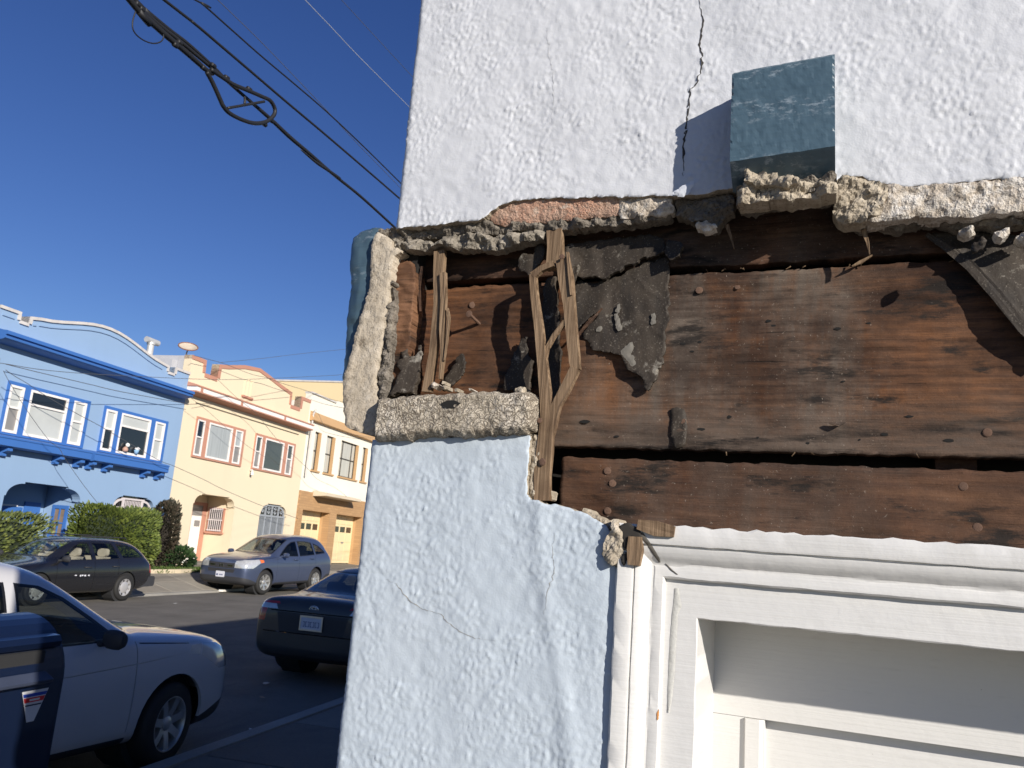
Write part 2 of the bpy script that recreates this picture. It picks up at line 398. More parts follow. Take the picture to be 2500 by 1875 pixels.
def m_white_paint():
    m = NT('white_gloss_paint'); s = m.noise(1, 4, .6, m.mapping((3, 20, 240)))
    col = m.mix(m.noise(4, 4), (.615, .60, .57), (.67, .655, .625))
    col = m.mix(m.ramp(m.noise(1, 5, .7, m.mapping((18, 40, 130))), [(.58, 0.0), (.8, .4)]), col, (.44, .425, .39))
    g = m.ramp(m.voro(70), [(.0, 1.0), (.03, 1.0), (.06, 0.0)])
    col = m.mix(m.math('MULTIPLY', g, m.ramp(m.noise(13, 2), [(.6, 0.0), (.66, .6)])), col, (.2, .17, .13))
    m.base(col); m.set(rough=.42, spec=.45); m.bump(m.math('ADD', m.noise(35, 4, .6), m.math('MULTIPLY', s, .6)), .28, .003); return m.mat
M_WPAINT = m_white_paint()
M_CRACK = plain('crack_shadow', (.05, .045, .04), .95)
M_CAULK = plain('old_grey_caulk', (.50, .49, .45), .8, var=.25, vs=60, bump=.5, bs=200)
M_STAIN = plain('rust_stain', (.45, .20, .06), .7, var=.4, vs=120)

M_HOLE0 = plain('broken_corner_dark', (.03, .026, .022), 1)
NB_O = Vector((XL, D, 0))
NB = empty('stucco_building', NB_O, 0, 'white and pale blue stucco corner building with a broken-away moulding over its door', 'building')
def nb(mb, name, mats, **k): return mb.build(name, mats, NB, org=tuple(NB_O), **k)
H_TOP = 4.55
# ---- stucco
def corner(x, r=.012):
    d = np.clip(x-XL, 0, r); return -(r-np.sqrt(np.maximum(r*r-(r-d)**2, 0)))
jl = lambda z: XL
up_edge = [(957,560),(1000,554),(1045,550),(1090,545),(1130,541),(1170,538),(1190,526),(1215,508),(1250,493),(1290,486),(1390,484),(1480,480),(1560,482),(1640,478),(1700,476),(1790,462),(1830,440),(1900,438),(1990,446),(2040,440),(2048,434),(2068,427),(2110,436),(2149,446),(2210,456),(2270,450),(2332,446),(2420,440),(2500,434),(2640,428),(2860,420),(3080,410)]
ue = px(up_edge, D); ue[0] = (XL, ue[0][1])
XR = ue[-1][0]; ZU = 2.86
sheet('upper_stucco', ue+[(XR, ZU), (XL, ZU)], D, .0022, lambda x, z: stucco(x, z)+corner(x), [M_WHITE, M_CR_GREY], NB, NB_O, .024, .0009, 3)
lo_edge = [(1300,1062),(1293,1095),(1290,1150),(1287,1205),(1296,1219),(1340,1229),(1400,1241),(1440,1259),(1478,1284),(1494,1300),(1490,1318),(1475,1332),(1470,1358),(1485,1374),(1500,1382),(1516,1398)]
le = px(lo_edge, D)
top = px([(912,1074),(960,1070),(1010,1067),(1060,1061),(1110,1068),(1160,1064),(1215,1060),(1260,1058)], D); top[0] = (XL, top[0][1])
xc_ = wp(1514, 1450, D).x
ZL = 1.42
def low_disp(x, z):
    d = np.clip((xc_-x)/.03, 0, 1); ridge = np.exp(-((x-(-.30+.03*np.sin(z*9)))/.012)**2)*.0022
    return stucco(x, z, 1.0)+corner(x)+(1-d)**2*-.0035+ridge
sheet('lower_stucco', [(XL, ZL)]+top+le+[(xc_, ZL)], D, .0022, low_disp, [M_BLUE, M_CR_GREY], NB, NB_O, .024, .0007, 4)
# the rest of the building's shell, out of the photograph's view
b = MB()
b.box(XL, 3.2, D, D+.03, ZU+.0005, H_TOP); b.box(XR, 3.2, D+.001, D+.031, ue[-1][1]-.02, ZU)
nb(b, 'upper_wall', M_WHITE)
b = MB(); b.box(XL, xc_, D, D+.03, -.4, ZL-.0005); b.box(.62, 3.2, D, D+.03, -.4, ue[-1][1]-.021)
nb(b, 'lower_wall', M_BLUE)
b = MB(); YB_ = D+.05; b.box(XL+.001, XL+.008, D+.026, YB_+.065, -.4, 2.03); b.box(XL+.001, XL+.008, D+.026, YB_+.065, 2.48, H_TOP); nb(b, 'corner_bead', M_WHITE)
b = MB()
for (s0, s1) in ((.0, 14.0),):
    c0 = Vector((XL, YB_+.066, 0)); c1 = c0+DS*14; n = NF*.06
    zt = [-.4, H_TOP]
    b.add([c0+Vector((0, 0, zt[0])), c1+Vector((0, 0, zt[0])), c1+n+Vector((0, 0, zt[0])), c0+Vector((.06, 0, zt[0])),
           c0+Vector((0, 0, zt[1])), c1+Vector((0, 0, zt[1])), c1+n+Vector((0, 0, zt[1])), c0+Vector((.06, 0, zt[1]))],
          [(0,1,2,3), (4,7,6,5), (0,4,5,1), (1,5,6,2), (2,6,7,3), (3,7,4,0)])
nb(b, 'street_wall', M_WHITE)
b = MB(); c1 = Vector((XL, D, 0))+DS*14
b.prism([(XL+.07, D+.12), (3.15, D+.12), (3.15, c1.y-.05), (c1.x+.1, c1.y-.05)], 'z', H_TOP-.35, H_TOP-.2)
nb(b, 'roof', plain('roof_felt', (.12, .12, .12), .9))
b = MB(); b.box(3.14, 3.2, D+.04, c1.y, -.4, H_TOP-.01); b.box(c1.x+.1, 3.13, c1.y-.06, c1.y, -.4, H_TOP-.01)
nb(b, 'back_wall', M_WHITE)
# ---- cracks in the paint
def crack(name, pts, w, disp, mat=M_CRACK, seed=1):
    rg = np.random.default_rng(seed); P = np.array(px(pts, D)); Q = resample(np.concatenate([P, P[::-1]]), .003, 0)[:]
    t = np.concatenate([[0], np.cumsum(np.hypot(*np.diff(P, axis=0).T))]); n = int(t[-1]/.0035)
    tt = np.linspace(0, t[-1], n); X = np.interp(tt, t, P[:, 0]); Z = np.interp(tt, t, P[:, 1])
    X = X+rg.standard_normal(n)*.0008; Z = Z+rg.standard_normal(n)*.0004
    ww = w*(.45+np.abs(rg.standard_normal(n))*.5)*np.clip(np.minimum(tt, t[-1]-tt)/.03, .25, 1)
    b = MB(); row = []
    for i in range(n):
        row.append([])
        for s in (-1, 0, 1):
            x = X[i]+s*ww[i]; y = D-disp(np.array([x]), np.array([Z[i]]))[0]-(.0005 if s else .00035)
            row[-1].append((x, y, Z[i]+s*ww[i]*.3))
    b.quadgrid(row); return nb(b, name, mat)
updisp = lambda x, z: stucco(x, z)
crack('crack', [(1706,0),(1712,30),(1717,50),(1711,90),(1708,112),(1717,150),(1708,180),(1700,205),(1686,222),(1684,245),(1679,280),(1675,300),(1676,320),(1669,350),(1670,395),(1668,430)], .0012, updisp)
crack('crack', [(942,1414),(965,1425),(985,1448),(1005,1470),(1040,1490),(1075,1498),(1095,1520),(1120,1540),(1160,1558),(1215,1564)], .0005, low_disp, plain('hairline_crack', (.32, .30, .26), .9), 2)
crack('crack', [(1336,60),(1340,130),(1350,180),(1352,240),(1347,300)], .0003, updisp, plain('faint_crack', (.5, .5, .5), .9), 3)
crack('crack', [(1355,1300),(1350,1340),(1354,1400),(1340,1440),(1330,1500)], .0003, low_disp, bpy.data.materials['hairline_crack'], 4)
# ---- sheathing boards
YB = D+.05
gz = [wp(1900, 640, YB).z, wp(1900, 660, YB).z, wp(1900, 1103, YB).z, wp(1900, 1133, YB).z]
BOARDS = []
def board_y(x, z):
    for (x0, x1, z0, z1, f) in BOARDS:
        if x0 <= x <= x1 and z0 <= z <= z1: return YB-float(f(np.array([x]), np.array([z]))[0])
    return YB
def board(x0, x1, z0, z1, mat, seed, y=YB, name='sheathing_board'):
    BOARDS.append((x0, x1, z0, z1, lambda x, z: dz(x, z)))
    def dz(x, z): return samp(N30, x*.25+seed, z)*.0010+samp(N5, x*.12+seed, z)*.00045+samp(N80, x+seed, z)*.0012
    return sheet(name, [(x0, z0), (x1, z0), (x1, z1), (x0, z1)], y, .003, dz, [mat, mat], NB, NB_O, .02, .0006, seed)
board(-.562, .62, gz[0], gz[0]+.17, M_BD1, 21)
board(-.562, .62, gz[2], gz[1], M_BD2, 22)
xb = wp(1370, 1160, YB).x
board(xb, .62, gz[3]-.172, gz[3], M_BD3, 23)
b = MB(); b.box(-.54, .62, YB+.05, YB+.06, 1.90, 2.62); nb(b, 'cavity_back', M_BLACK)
b = MB(); b.box(-.545, -.50, YB+.0215, YB+.049, 1.92, 2.6); nb(b, 'stud', M_BD1)
b = MB(); b.box(.1, .14, YB+.0215, YB+.049, 1.92, 2.6); nb(b, 'stud', M_BD1)
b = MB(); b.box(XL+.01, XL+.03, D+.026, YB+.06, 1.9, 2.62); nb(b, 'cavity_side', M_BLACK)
# ---- broken plaster
def rough(a=1.0, slope=0.0, z0=0, dome=.0):
    def f(x, z, e):
        v = samp(N12, x, z)*.8+samp(N30, x, z)*.7+samp(N5, x, z)*.22; q = v*1.5; fl = np.floor(q); t = fl+np.clip((q-fl)*3.5-2.5, 0, 1)
        r = t*.0013+samp(N12, x+.3, z)*.0004+samp(N3, x+.2, z)*.0003+samp(N15, x, z)*.0003+samp(N5, x+.7, z)*.00025
        return a*r+slope*(z-z0)+dome*.6*np.sqrt(np.clip(e/.006, 0, 1))
    return f
def chunk(name, pts, y, mat, th=.02, a=1.0, dome=.004, slope=0.0, z0=0, jag=.0011, seed=0, res=.0019):
    return sheet(name, px(pts, y), y, res, rough(a, slope, z0, dome), mat, NB, NB_O, th, jag, seed, dist=True, smooth=False)
zc = wp(1300, 500, D).z
chunk('broken_plaster_edge', [(1192,526),(1217,506),(1252,492),(1290,484),(1390,482),(1480,479),(1512,481),(1516,512),(1505,524),(1400,531),(1310,541),(1235,548),(1205,545)], D+.007, M_CR_PINK, .02, .28, .003, .25, zc, seed=1)
chunk('broken_plaster_edge', [(1508,481),(1560,482),(1638,478),(1642,505),(1630,520),(1570,527),(1510,531)], D+.006, M_CR_WHITE, .02, .5, .004, .2, zc, seed=2)
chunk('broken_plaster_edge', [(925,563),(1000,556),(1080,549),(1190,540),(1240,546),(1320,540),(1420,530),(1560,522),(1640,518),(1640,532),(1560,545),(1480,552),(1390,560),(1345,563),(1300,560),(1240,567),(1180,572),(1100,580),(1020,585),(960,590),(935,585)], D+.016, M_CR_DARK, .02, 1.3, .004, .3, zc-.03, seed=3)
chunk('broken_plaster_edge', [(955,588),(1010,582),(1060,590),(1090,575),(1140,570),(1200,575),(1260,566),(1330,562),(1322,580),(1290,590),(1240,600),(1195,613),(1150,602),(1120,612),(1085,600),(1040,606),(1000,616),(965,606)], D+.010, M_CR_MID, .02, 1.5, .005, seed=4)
chunk('broken_plaster_edge', [(1648,486),(1700,479),(1740,474),(1786,463),(1794,480),(1790,515),(1768,530),(1752,556),(1735,562),(1715,545),(1690,540),(1652,528)], D+.012, M_CR_DARK, .02, 1.4, .004, seed=5)  # lies in the block's shadow, which is put into the dark colour
chunk('broken_plaster_edge', [(1700,548),(1725,543),(1752,546),(1748,560),(1720,565),(1704,558)], D+.008, M_CR_WHITE, .015, 1.0, .005, seed=6)
zr = wp(2250, 480, D).z
chunk('broken_plaster_edge', [(2046,436),(2068,428),(2110,437),(2149,447),(2170,452),(2165,490),(2150,520),(2112,537),(2060,541),(2044,532),(2030,515),(2042,490)], D-.002, M_CR_GREY, .03, 1.2, .005, .1, zr, seed=7)
chunk('broken_plaster_edge', [(2165,452),(2210,457),(2270,451),(2332,447),(2420,441),(2500,435),(2640,430),(2860,421),(3080,411),(3080,480),(2860,492),(2640,500),(2500,512),(2430,520),(2373,524),(2290,528),(2210,532),(2140,537),(2100,541),(2150,500)], D+.001, M_CR_WHITE, .03, .5, .004, .1, zr, seed=8)
chunk('broken_plaster_edge', [(2050,538),(2140,536),(2300,527),(2500,512),(2640,505),(2860,497),(3080,486),(3080,545),(2860,548),(2640,560),(2560,552),(2500,545),(2440,556),(2400,548),(2340,560),(2290,545),(2220,548),(2180,563),(2150,548),(2100,556),(2060,548)], D+.021, M_CR_DARK, .02, 1.5, .004, seed=9)  # underside in shadow, its shade put into the dark plaster colour
for i, p in enumerate([[(2345,556),(2378,548),(2384,566),(2360,578),(2340,570)], [(2430,568),(2458,556),(2470,570),(2450,586),(2432,582)], [(2480,575),(2510,560),(2530,580),(2500,600)]]):
    chunk('plaster_key', p, D+.014, M_CR_WHITE, .015, 1.0, .007, seed=20+i)
# under the corbel block
cz = lambda py, y: wp(1915, py, y).z
def corbel_piece(name, prof, x0, x1, mat, skew=0.0, a=.0, seed=0):
    """profile (y, z) run along x with a little roughness"""
    n = 46; rows = []
    pr = []
    for (p, q) in zip(prof[:-1], prof[1:]):
        L = math.hypot(q[0]-p[0], q[1]-p[1]); k = max(2, int(L/.003))
        pr += [(p[0]+(q[0]-p[0])*i/k, p[1]+(q[1]-p[1])*i/k) for i in range(k)]
    pr.append(prof[-1])
    for i in range(n+1):
        x = x0+(x1-x0)*i/n; row = []
        for (y, z) in pr:
            zz = z+skew*(x-x0)/(x1-x0)
            d = float(samp(N5, x+seed, zz+y))*.0009*a+float(samp(N12, x+seed, zz+y))*.0012*a
            if i in (0, n) and mat is M_TRIM: d -= .0012*max(0, float(samp(N5, zz, y*.3)))
            row.append((x, y-d, zz+d*.5))
        rows.append(row)
    b = MB(); b.quadgrid(rows)
    m = len(pr)
    b.add([r for r in rows[0]], [tuple(range(m))]); b.add([r for r in rows[-1]], [tuple(range(m))[::-1]])
    return nb(b, name, mat)
pB = .05
tl = wp(1787, 178, D-pB); tr = wp(2038, 131, D-pB); ml = wp(1789, 394, D-pB); lb = wp(1795, 446, D-.014)
sk = tr.z-tl.z
corbel_piece('corbel_block', [(D+.004, tl.z), (D-pB+.002, tl.z+.001), (D-pB, tl.z-.002), (D-pB, ml.z), (D-.016, ml.z-.022), (D-.014, lb.z-.004), (D+.004, lb.z-.006)], tl.x, tr.x, M_TRIM, sk, .12, 1)
q0 = wp(1797, 462, D-.03); q1 = wp(1803, 497, D-.028); q2 = wp(1808, 545, D+.018); qx = wp(2043, 470, D-.03)
corbel_piece('corbel_base', [(D+.004, q0.z+.004), (D-.03, q0.z), (D-.028, q1.z), (D+.018, q2.z+.012), (D+.03, q2.z+.012)], q0.x, qx.x, M_CR_DARK, .007, 1.6, 3)
chunk('broken_plaster_edge', [(1797,468),(1818,440),(1850,428),(1880,432),(1905,444),(1950,446),(1990,442),(2030,440),(2042,446),(2042,470),(1990,482),(1920,488),(1850,492),(1802,498)], D-.031, M_CR_GREY, .03, 1.3, .004, seed=11)
chunk('broken_plaster_edge', [(1815,440),(1822,414),(1860,418),(1900,428),(1945,432),(1958,446),(1925,458),(1880,448),(1850,452)], D-.040, M_CR_GREY, .03, 1.0, .004, seed=12)
# ---- left: moulding return with its cut face
cut = [(918,566),(908,590),(905,650),(903,690),(893,735),(880,775),(868,815),(858,860),(845,905),(836,935),(838,985),(841,1040),(870,1052),(912,1064),(924,1010),(922,960),(918,930),(926,880),(938,820),(944,760),(952,700),(957,645),(962,626),(985,612),(960,604),(955,585),(940,572)]
chunk('moulding_cut_face', cut, D+.004, M_CUT, .04, .18, .003, seed=13, jag=.0007)
chunk('moulding_core', [(924,960),(922,930),(930,880),(940,820),(946,760),(955,690),(962,660),(958,760),(950,860),(942,960),(935,1000)], D+.004, M_CR_DARK, .03, 1.2, .003, seed=14)
def mould_disp(x, z, e): return .010*np.sqrt(np.clip(e/.02, 0, 1))+samp(N30, x, z)*.0006+samp(N12, x, z)*.0003
blue = [(930,556),(905,558),(880,566),(862,580),(857,600),(855,640),(857,700),(851,740),(846,800),(842,860),(838,905),(836,935),(840,985),(846,1035),(890,1050),(905,1000),(915,900),(925,820),(938,720),(944,640),(944,600),(940,562)]
sheet('painted_moulding', px(blue, D+.022), D+.022, .0025, mould_disp, M_TRIM, NB, NB_O, .25, .0006, 5, dist=True)
# plaster ledge at the foot of the cavity
def ledge_disp(x, z, e): return .016*np.sqrt(np.clip(e/.007, 0, 1))+samp(N12, x, z)*.0005+samp(N30, x, z)*.0006+samp(N5, x, z)*.0003+samp(N3, x, z)*.0002
sheet('plaster_ledge', px([(926,978),(980,970),(1060,963),(1140,960),(1220,958),(1298,958),(1312,972),(1310,1020),(1306,1050),(1290,1062),(1220,1064),(1160,1070),(1060,1066),(1000,1076),(920,1078),(918,1064),(924,1010)], D-.002), D-.002, .002, ledge_disp, M_CRAZE, NB, NB_O, .05, .001, 6, dist=True)
M_HOLE = plain('hole_black', (.01, .009, .008), 1)
b = MB(); p = wp(1100, 987, D-.0185)
b.add([(p.x+dx*.012, p.y-.0006, p.z+dz*.0065) for dx, dz in ((-1.2, .1), (-.5, .7), (.4, .8), (1.2, .2), (.5, -.8), (-.3, -.9))], [(0, 1, 2, 3, 4, 5)]); nb(b, 'hole', M_HOLE)
# plaster lips beside the lower stucco and chunk at the casing's corner
chunk('plaster_lip', [(1303,1058),(1316,1068),(1320,1085),(1326,1100),(1322,1122),(1314,1130),(1306,1140),(1305,1175),(1318,1200),(1322,1217),(1305,1220),(1290,1212),(1292,1160),(1296,1100)], D+.006, M_CR_GREY, .03, .7, .005, seed=15)
chunk('plaster_lip', [(1330,1192),(1345,1196),(1353,1206),(1346,1216),(1332,1220)], D+.012, M_CR_GREY, .02, .7, .004, seed=16)
chunk('plaster_lip', [(1412,1236),(1440,1247),(1470,1262),(1500,1272),(1512,1284),(1500,1298),(1478,1286),(1440,1266),(1420,1252)], D+.006, M_CR_GREY, .03, .7, .003, seed=17)
chunk('plaster_lump', [(1492,1262),(1506,1268),(1508,1285),(1520,1300),(1522,1330),(1516,1360),(1500,1382),(1482,1372),(1468,1355),(1470,1330),(1484,1305),(1494,1292)], D-.009, M_CR_GREY, .04, .9, .003, seed=18)
for i, (a, c, r) in enumerate([(1062,940,10),(1085,946,8),(1112,951,6),(1147,952,6),(1270,953,14),(1084,932,7),(1340,1226,5)]):
    rr = random.Random(i); chunk('plaster_crumb', [(a+r*(1.25 if i % 2 else 1)*math.cos(t)*rr.uniform(.7, 1.2), c+r*.8*math.sin(t)*rr.uniform(.7, 1.2)) for t in [k*.9 for k in range(7)]], D+.012, M_CR_GREY if i % 3 else M_CR_WHITE, .02, .6, .006, seed=40+i)
# ---- laths, sticks and splinters
def stick(name, pts, w, y, th, mat=M_LATH, seed=0, y1=None):
    """bent wooden strip: px path, width(s) in px, depth y -> y1"""
    n = len(pts); ws = w if isinstance(w, (list, tuple)) else [w]*n; rg = random.Random(seed)
    P = [wp(a, c, y+((y1-y)*i/(n-1) if y1 is not None else 0)) for i, (a, c) in enumerate(pts)]
    fine = []
    for i in range(n-1):
        L = (P[i+1]-P[i]).length; k = max(1, int(L/.03))
        for j in range(k):
            t = j/k; fine.append((P[i].lerp(P[i+1], t), ws[i]+(ws[i+1]-ws[i])*t))
    fine.append((P[-1], ws[-1]))
    rows = []; m = len(fine)
    for i, (p, wd) in enumerate(fine):
        t = (fine[min(i+1, m-1)][0]-fine[max(i-1, 0)][0]).normalized(); side = Vector((t.z, 0, -t.x)).normalized()
        h = wd*.5*(.92/FPX)*1.06
        a = [-1, -.55, 0, .5, 1]
        row = []
        for q in a: row.append(p+side*h*(q+rg.uniform(-.03, .03)*(1 if abs(q) < 1 else .6))+Vector((0, rg.uniform(-.0005, .0003), 0)))
        row.append(p+side*h*1.02+Vector((0, th, 0))); row.append(p-side*h*1.02+Vector((0, th, 0))); row.append(row[0])
        rows.append(row)
    b = MB(); b.quadgrid([[tuple(v) for v in r] for r in rows])
    k = len(rows[0])-1
    b.add([tuple(v) for v in rows[0][:-1]], [tuple(range(k))]); b.add([tuple(v) for v in rows[-1][:-1]], [tuple(range(k))[::-1]])
    return nb(b, name, mat)
stick('lath', [(1072,612),(1070,660),(1068,740),(1056,860),(1040,956)], [32,30,24,22,26], D+.014, .008, seed=1)
stick('lath', [(1080,665),(1082,730),(1078,800),(1080,860),(1074,925)], [18,16,14,12,8], D+.010, .006, seed=2)
stick('splinter', [(1092,752),(1095,775),(1090,830),(1084,880)], [4,9,7,3], D+.008, .003, seed=3)
stick('lath', [(1352,560),(1354,600),(1352,655)], [40,40,44], D+.012, .011, seed=4)
stick('lath', [(1350,642),(1320,655),(1299,672)], [16,16,20], D+.004, .007, seed=5)
stick('lath', [(1299,668),(1303,720),(1314,800),(1322,880),(1330,960),(1334,1020),(1328,1100),(1322,1160),(1322,1222)], [17,18,22,24,28,32,40,40,40], D+.004, .009, seed=6)
stick('lath', [(1372,632),(1380,680),(1388,740),(1393,800),(1401,880),(1404,902)], [34,38,30,28,26,22], D+.006, .009, seed=7)
stick('lath', [(1403,898),(1380,945),(1356,990),(1345,1045),(1338,1080)], [24,26,24,22,14], D+.004, .008, seed=8)
stick('splinter', [(1379,784),(1352,818),(1334,850),(1330,880)], [12,12,11,8], D+.007, .005, seed=9)
stick('splinter', [(1385,615),(1390,660),(1394,720)], [6,10,5], D+.003, .004, seed=10)
stick('splinter', [(1774,548),(1785,580),(1792,606)], [10,5,2], D+.02, .003, seed=11)
stick('splinter', [(2108,560),(2118,590),(2123,622)], [12,7,2], D+.02, .003, seed=12)
stick('splinter', [(1470,752),(1440,785),(1416,812)], [3,8,3], D+.028, .002, M_BD2, seed=13)
stick('splinter', [(2024,1032),(2048,1036),(2064,1030)], [3,9,2], YB-.006, .003, M_BD2, seed=14)
stick('splinter', [(2080,650),(2100,640),(2130,622)], [3,8,2], YB-.012, .003, seed=15)
for i in range(16):   # loose fibres hanging from the boards' edges
    rg = random.Random(i+90); a = rg.uniform(1660, 2420); c = rg.choice([650, 660, 1104])+rg.uniform(-4, 4)
    if c < 900: c = 660-(a-1640)*.035
    stick('splinter', [(a, c), (a+rg.uniform(-14, 14), c+rg.uniform(3, 12))], [2.5, 1], YB-.004, .001, seed=i)
stick('furring_strip', [(1500,1288),(1540,1290)], [16,14], D+.002, .01, M_LATH, seed=16)
stick('wood_chip', [(1550,1310),(1549,1340),(1546,1380)], [30,36,26], D-.011, .012, seed=17)
stick('wood_chip', [(1556,1280),(1600,1290),(1646,1298)], [22,34,24], D-.011, .012, seed=18)
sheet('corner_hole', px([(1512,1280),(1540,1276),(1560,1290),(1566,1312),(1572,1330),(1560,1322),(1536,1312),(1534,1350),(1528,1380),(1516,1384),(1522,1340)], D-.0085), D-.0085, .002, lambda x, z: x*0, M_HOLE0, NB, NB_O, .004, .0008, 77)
# left stud face in the cavity
sheet('stud_end', px([(958,640),(975,633),(1010,640),(1012,690),(1008,760),(1002,840),(985,900),(978,958),(936,962),(945,900),(950,800),(955,700)], D+.02), D+.02, .0022, lambda x, z: samp(N5, x*.3, z)*.0008, [M_STUD, M_STUD], NB, NB_O, .03, .0009, 8)
stick('splinter', [(1030,650),(1022,700),(1026,760)], [8,10,4], D+.03, .005, M_BD1, seed=19)
# ---- tar paper
def paper(pts, y, a=1.0, tilt=(0, 0), seed=0, jag=.0009, name='tar_paper', curl=.004):
    P = px(pts, y); cx = sum(p[0] for p in P)/len(P); cz_ = sum(p[1] for p in P)/len(P)
    def f(x, z, e):
        c_ = np.abs(samp(N30, x*.8+seed, z*.5)); w = samp(N30, x*1.2+seed, z*.4)*.0003+.0009*np.exp(-(c_/.07)**2)+samp(N12, x+seed, z*.5)*.0002+samp(N80, x+seed, z)*.0006
        return a*w+tilt[0]*(x-cx)+tilt[1]*(z-cz_)+curl*np.exp(-e/.006)
    return sheet(name, P, y, .0024, f, M_PAPER, NB, NB_O, .0008, jag, seed, dist=True)
paper([(1381,600),(1425,591),(1482,584),(1530,580),(1582,573),(1624,583),(1625,620),(1570,638),(1520,660),(1479,684),(1455,676),(1425,680),(1391,676)], D+.041, 1.2, (0, -.08), 1, .0016)
paper([(1403,681),(1440,690),(1476,686),(1560,648),(1640,621),(1634,681),(1631,760),(1629,825),(1622,872),(1608,919),(1579,966),(1572,935),(1550,912),(1532,900),(1520,878),(1507,866),(1480,858),(1450,853),(1438,840),(1422,829),(1440,790),(1463,757),(1432,785),(1408,820),(1402,762)], D+.0445, 1.2, (0, -.02), 2, .0016, curl=.002)
paper([(1330,690),(1358,672),(1366,760),(1370,880),(1366,985),(1344,1020),(1326,980),(1322,860),(1325,770)], D+.040, 1.2, (.1, 0), 3)
paper([(1262,640),(1300,615),(1334,592),(1330,640),(1300,672),(1290,692),(1270,660)], D+.030, 1.2, (.1, .1), 4, .002, curl=.001)
paper([(1268,830),(1290,812),(1296,880),(1302,958),(1222,956),(1240,912),(1252,868)], D+.042, 1.0, (.05, -.05), 5, .002, curl=.001)
paper([(982,832),(992,860),(1008,866),(1020,840),(1034,862),(1030,920),(1026,962),(960,964),(974,920),(978,870)], D+.016, 1.2, (.0, -.2), 6, .0022, curl=.001)
paper([(1100,900),(1120,880),(1134,858),(1138,890),(1122,930),(1096,948),(1088,925)], D+.042, 1.0, (0, 0), 7, .0022, curl=.001)
paper([(1420,640),(1404,700),(1398,780),(1392,660)], D+.026, 1, (.0, .0), 8)
paper([(1626,582),(1650,596),(1672,600),(1662,630),(1640,640),(1624,622)], D+.03, 1.4, (.4, 0), 9)
zf = wp(2400, 650, D).z
paper([(2262,572),(2300,566),(2370,562),(2440,570),(2500,580),(2660,600),(2660,940),(2580,880),(2500,806),(2450,742),(2400,684),(2350,636),(2305,600)], D+.041, 1.0, (.0, -.03), 10, name='tar_paper_flap')
stick('paper_fold', [(2262,572),(2310,602),(2370,650),(2430,716),(2500,800),(2580,876)], [10,18,22,24,26,26], D+.036, .0012, M_PAPER, seed=30, y1=D+.033)
paper([(2365,590),(2390,596),(2400,580),(2410,586),(2396,610),(2374,622)], D-.004, 1.2, (.3, 0), 12)
sheet('metal_strap', px([(1634,998),(1650,994),(1675,1000),(1678,1040),(1674,1090),(1640,1094),(1637,1050)], YB-.003), YB-.003, .003, lambda x, z: samp(N12, x, z)*.0006, M_PAPER, NB, NB_O, .004, .0006, 31)
chunk('paint_flake', [(1640,474),(1652,462),(1668,452),(1700,438),(1690,456),(1684,470),(1668,482),(1650,480)], D-.012, plain('paint_flake_white', (.6, .62, .66), .5), .0006, .15, .002, seed=33)
for i, p in enumerate([[(1505,735),(1512,745),(1508,770),(1516,790),(1520,805),(1512,812),(1505,795),(1498,770)], [(1452,800),(1466,797),(1470,806),(1455,810)], [(1512,860),(1535,835),(1545,830),(1540,860),(1555,885),(1540,900),(1528,880)], [(1588,770),(1598,768),(1600,792),(1590,798)]]):
    chunk('plaster_splash', p, D+.0425, bpy.data.materials.get('plaster_splash') or plain('plaster_splash', (.17, .155, .13), .85, var=.35, vs=90), .0012, .05, .0012, seed=60+i)
# ---- nails
NAIL = None
def nail(a, c, y, r=.0046, out=.002):
    global NAIL
    if NAIL is None:
        b = MB(); b.lathe([(.2, 0), (.72, 0), (1, -.12), (1, -.32), (.8, -.4), (.3, -.46)], (0, 0, 0), 'y', 12)
        NAIL = b.build('nail', M_RUST).data; bpy.data.objects.remove(bpy.data.objects['nail'])
    o = bpy.data.objects.new('nail', NAIL); COL.objects.link(o); o.parent = NB
    p = wp(a, c, y)
    if y == YB: p.y = board_y(p.x, p.z)+.0004
    o.location = (p.x-NB_O.x, p.y-NB_O.y, p.z-NB_O.z); o.scale = (r, r, r); o.rotation_euler = (random.uniform(-.2, .2), random.uniform(0, 3), random.uniform(-.2, .2))
for a, c in [(1707,709),(1484,1150),(1483,1247),(2353,1187),(2388,1287),(1152,744),(1496,1180),(2410,1056),(1800,700),(1670,1032),(1372,627),(1318,1027),(1325,1128)]:
    nail(a, c, YB if a > 1400 or a == 1152 else D+.002, .0046 if a not in (1800, 1372, 1318) else .0034)
b = MB(); p0 = wp(1173, 793, YB+.004); p1 = wp(1147, 768, YB-.026); b.tube([p0, p1], .0021, 8); nb(b, 'nail_shank', M_RUST); nail(1146, 767, YB-.026, .0048)
b = MB()
rg = random.Random(5)
holes = [(1712,1049),(1781,1018),(1850,1068),(2099,1073),(2220,1017),(2058,931),(1972,1082),(2316,1076),(1430,1030),(1505,1065),(1690,858),(1876,783),(1888,795),(2045,804),(2120,790),(1668,840),(1708,835),(2160,1060)]
for (a, c) in holes:
    p = wp(a, c, YB); p.y = board_y(p.x, p.z)-.0006; r = rg.uniform(.0011, .0024); e = rg.uniform(1.0, 3.0)
    b.add([(p.x+math.cos(t)*r*e*rg.uniform(.8, 1.2), p.y, p.z+math.sin(t)*r*rg.uniform(.7, 1.1)) for t in [k*math.pi/5 for k in range(10)]], [tuple(range(10))])
o = nb(b, 'nail_holes', M_HOLE); o['kind'] = 'stuff'

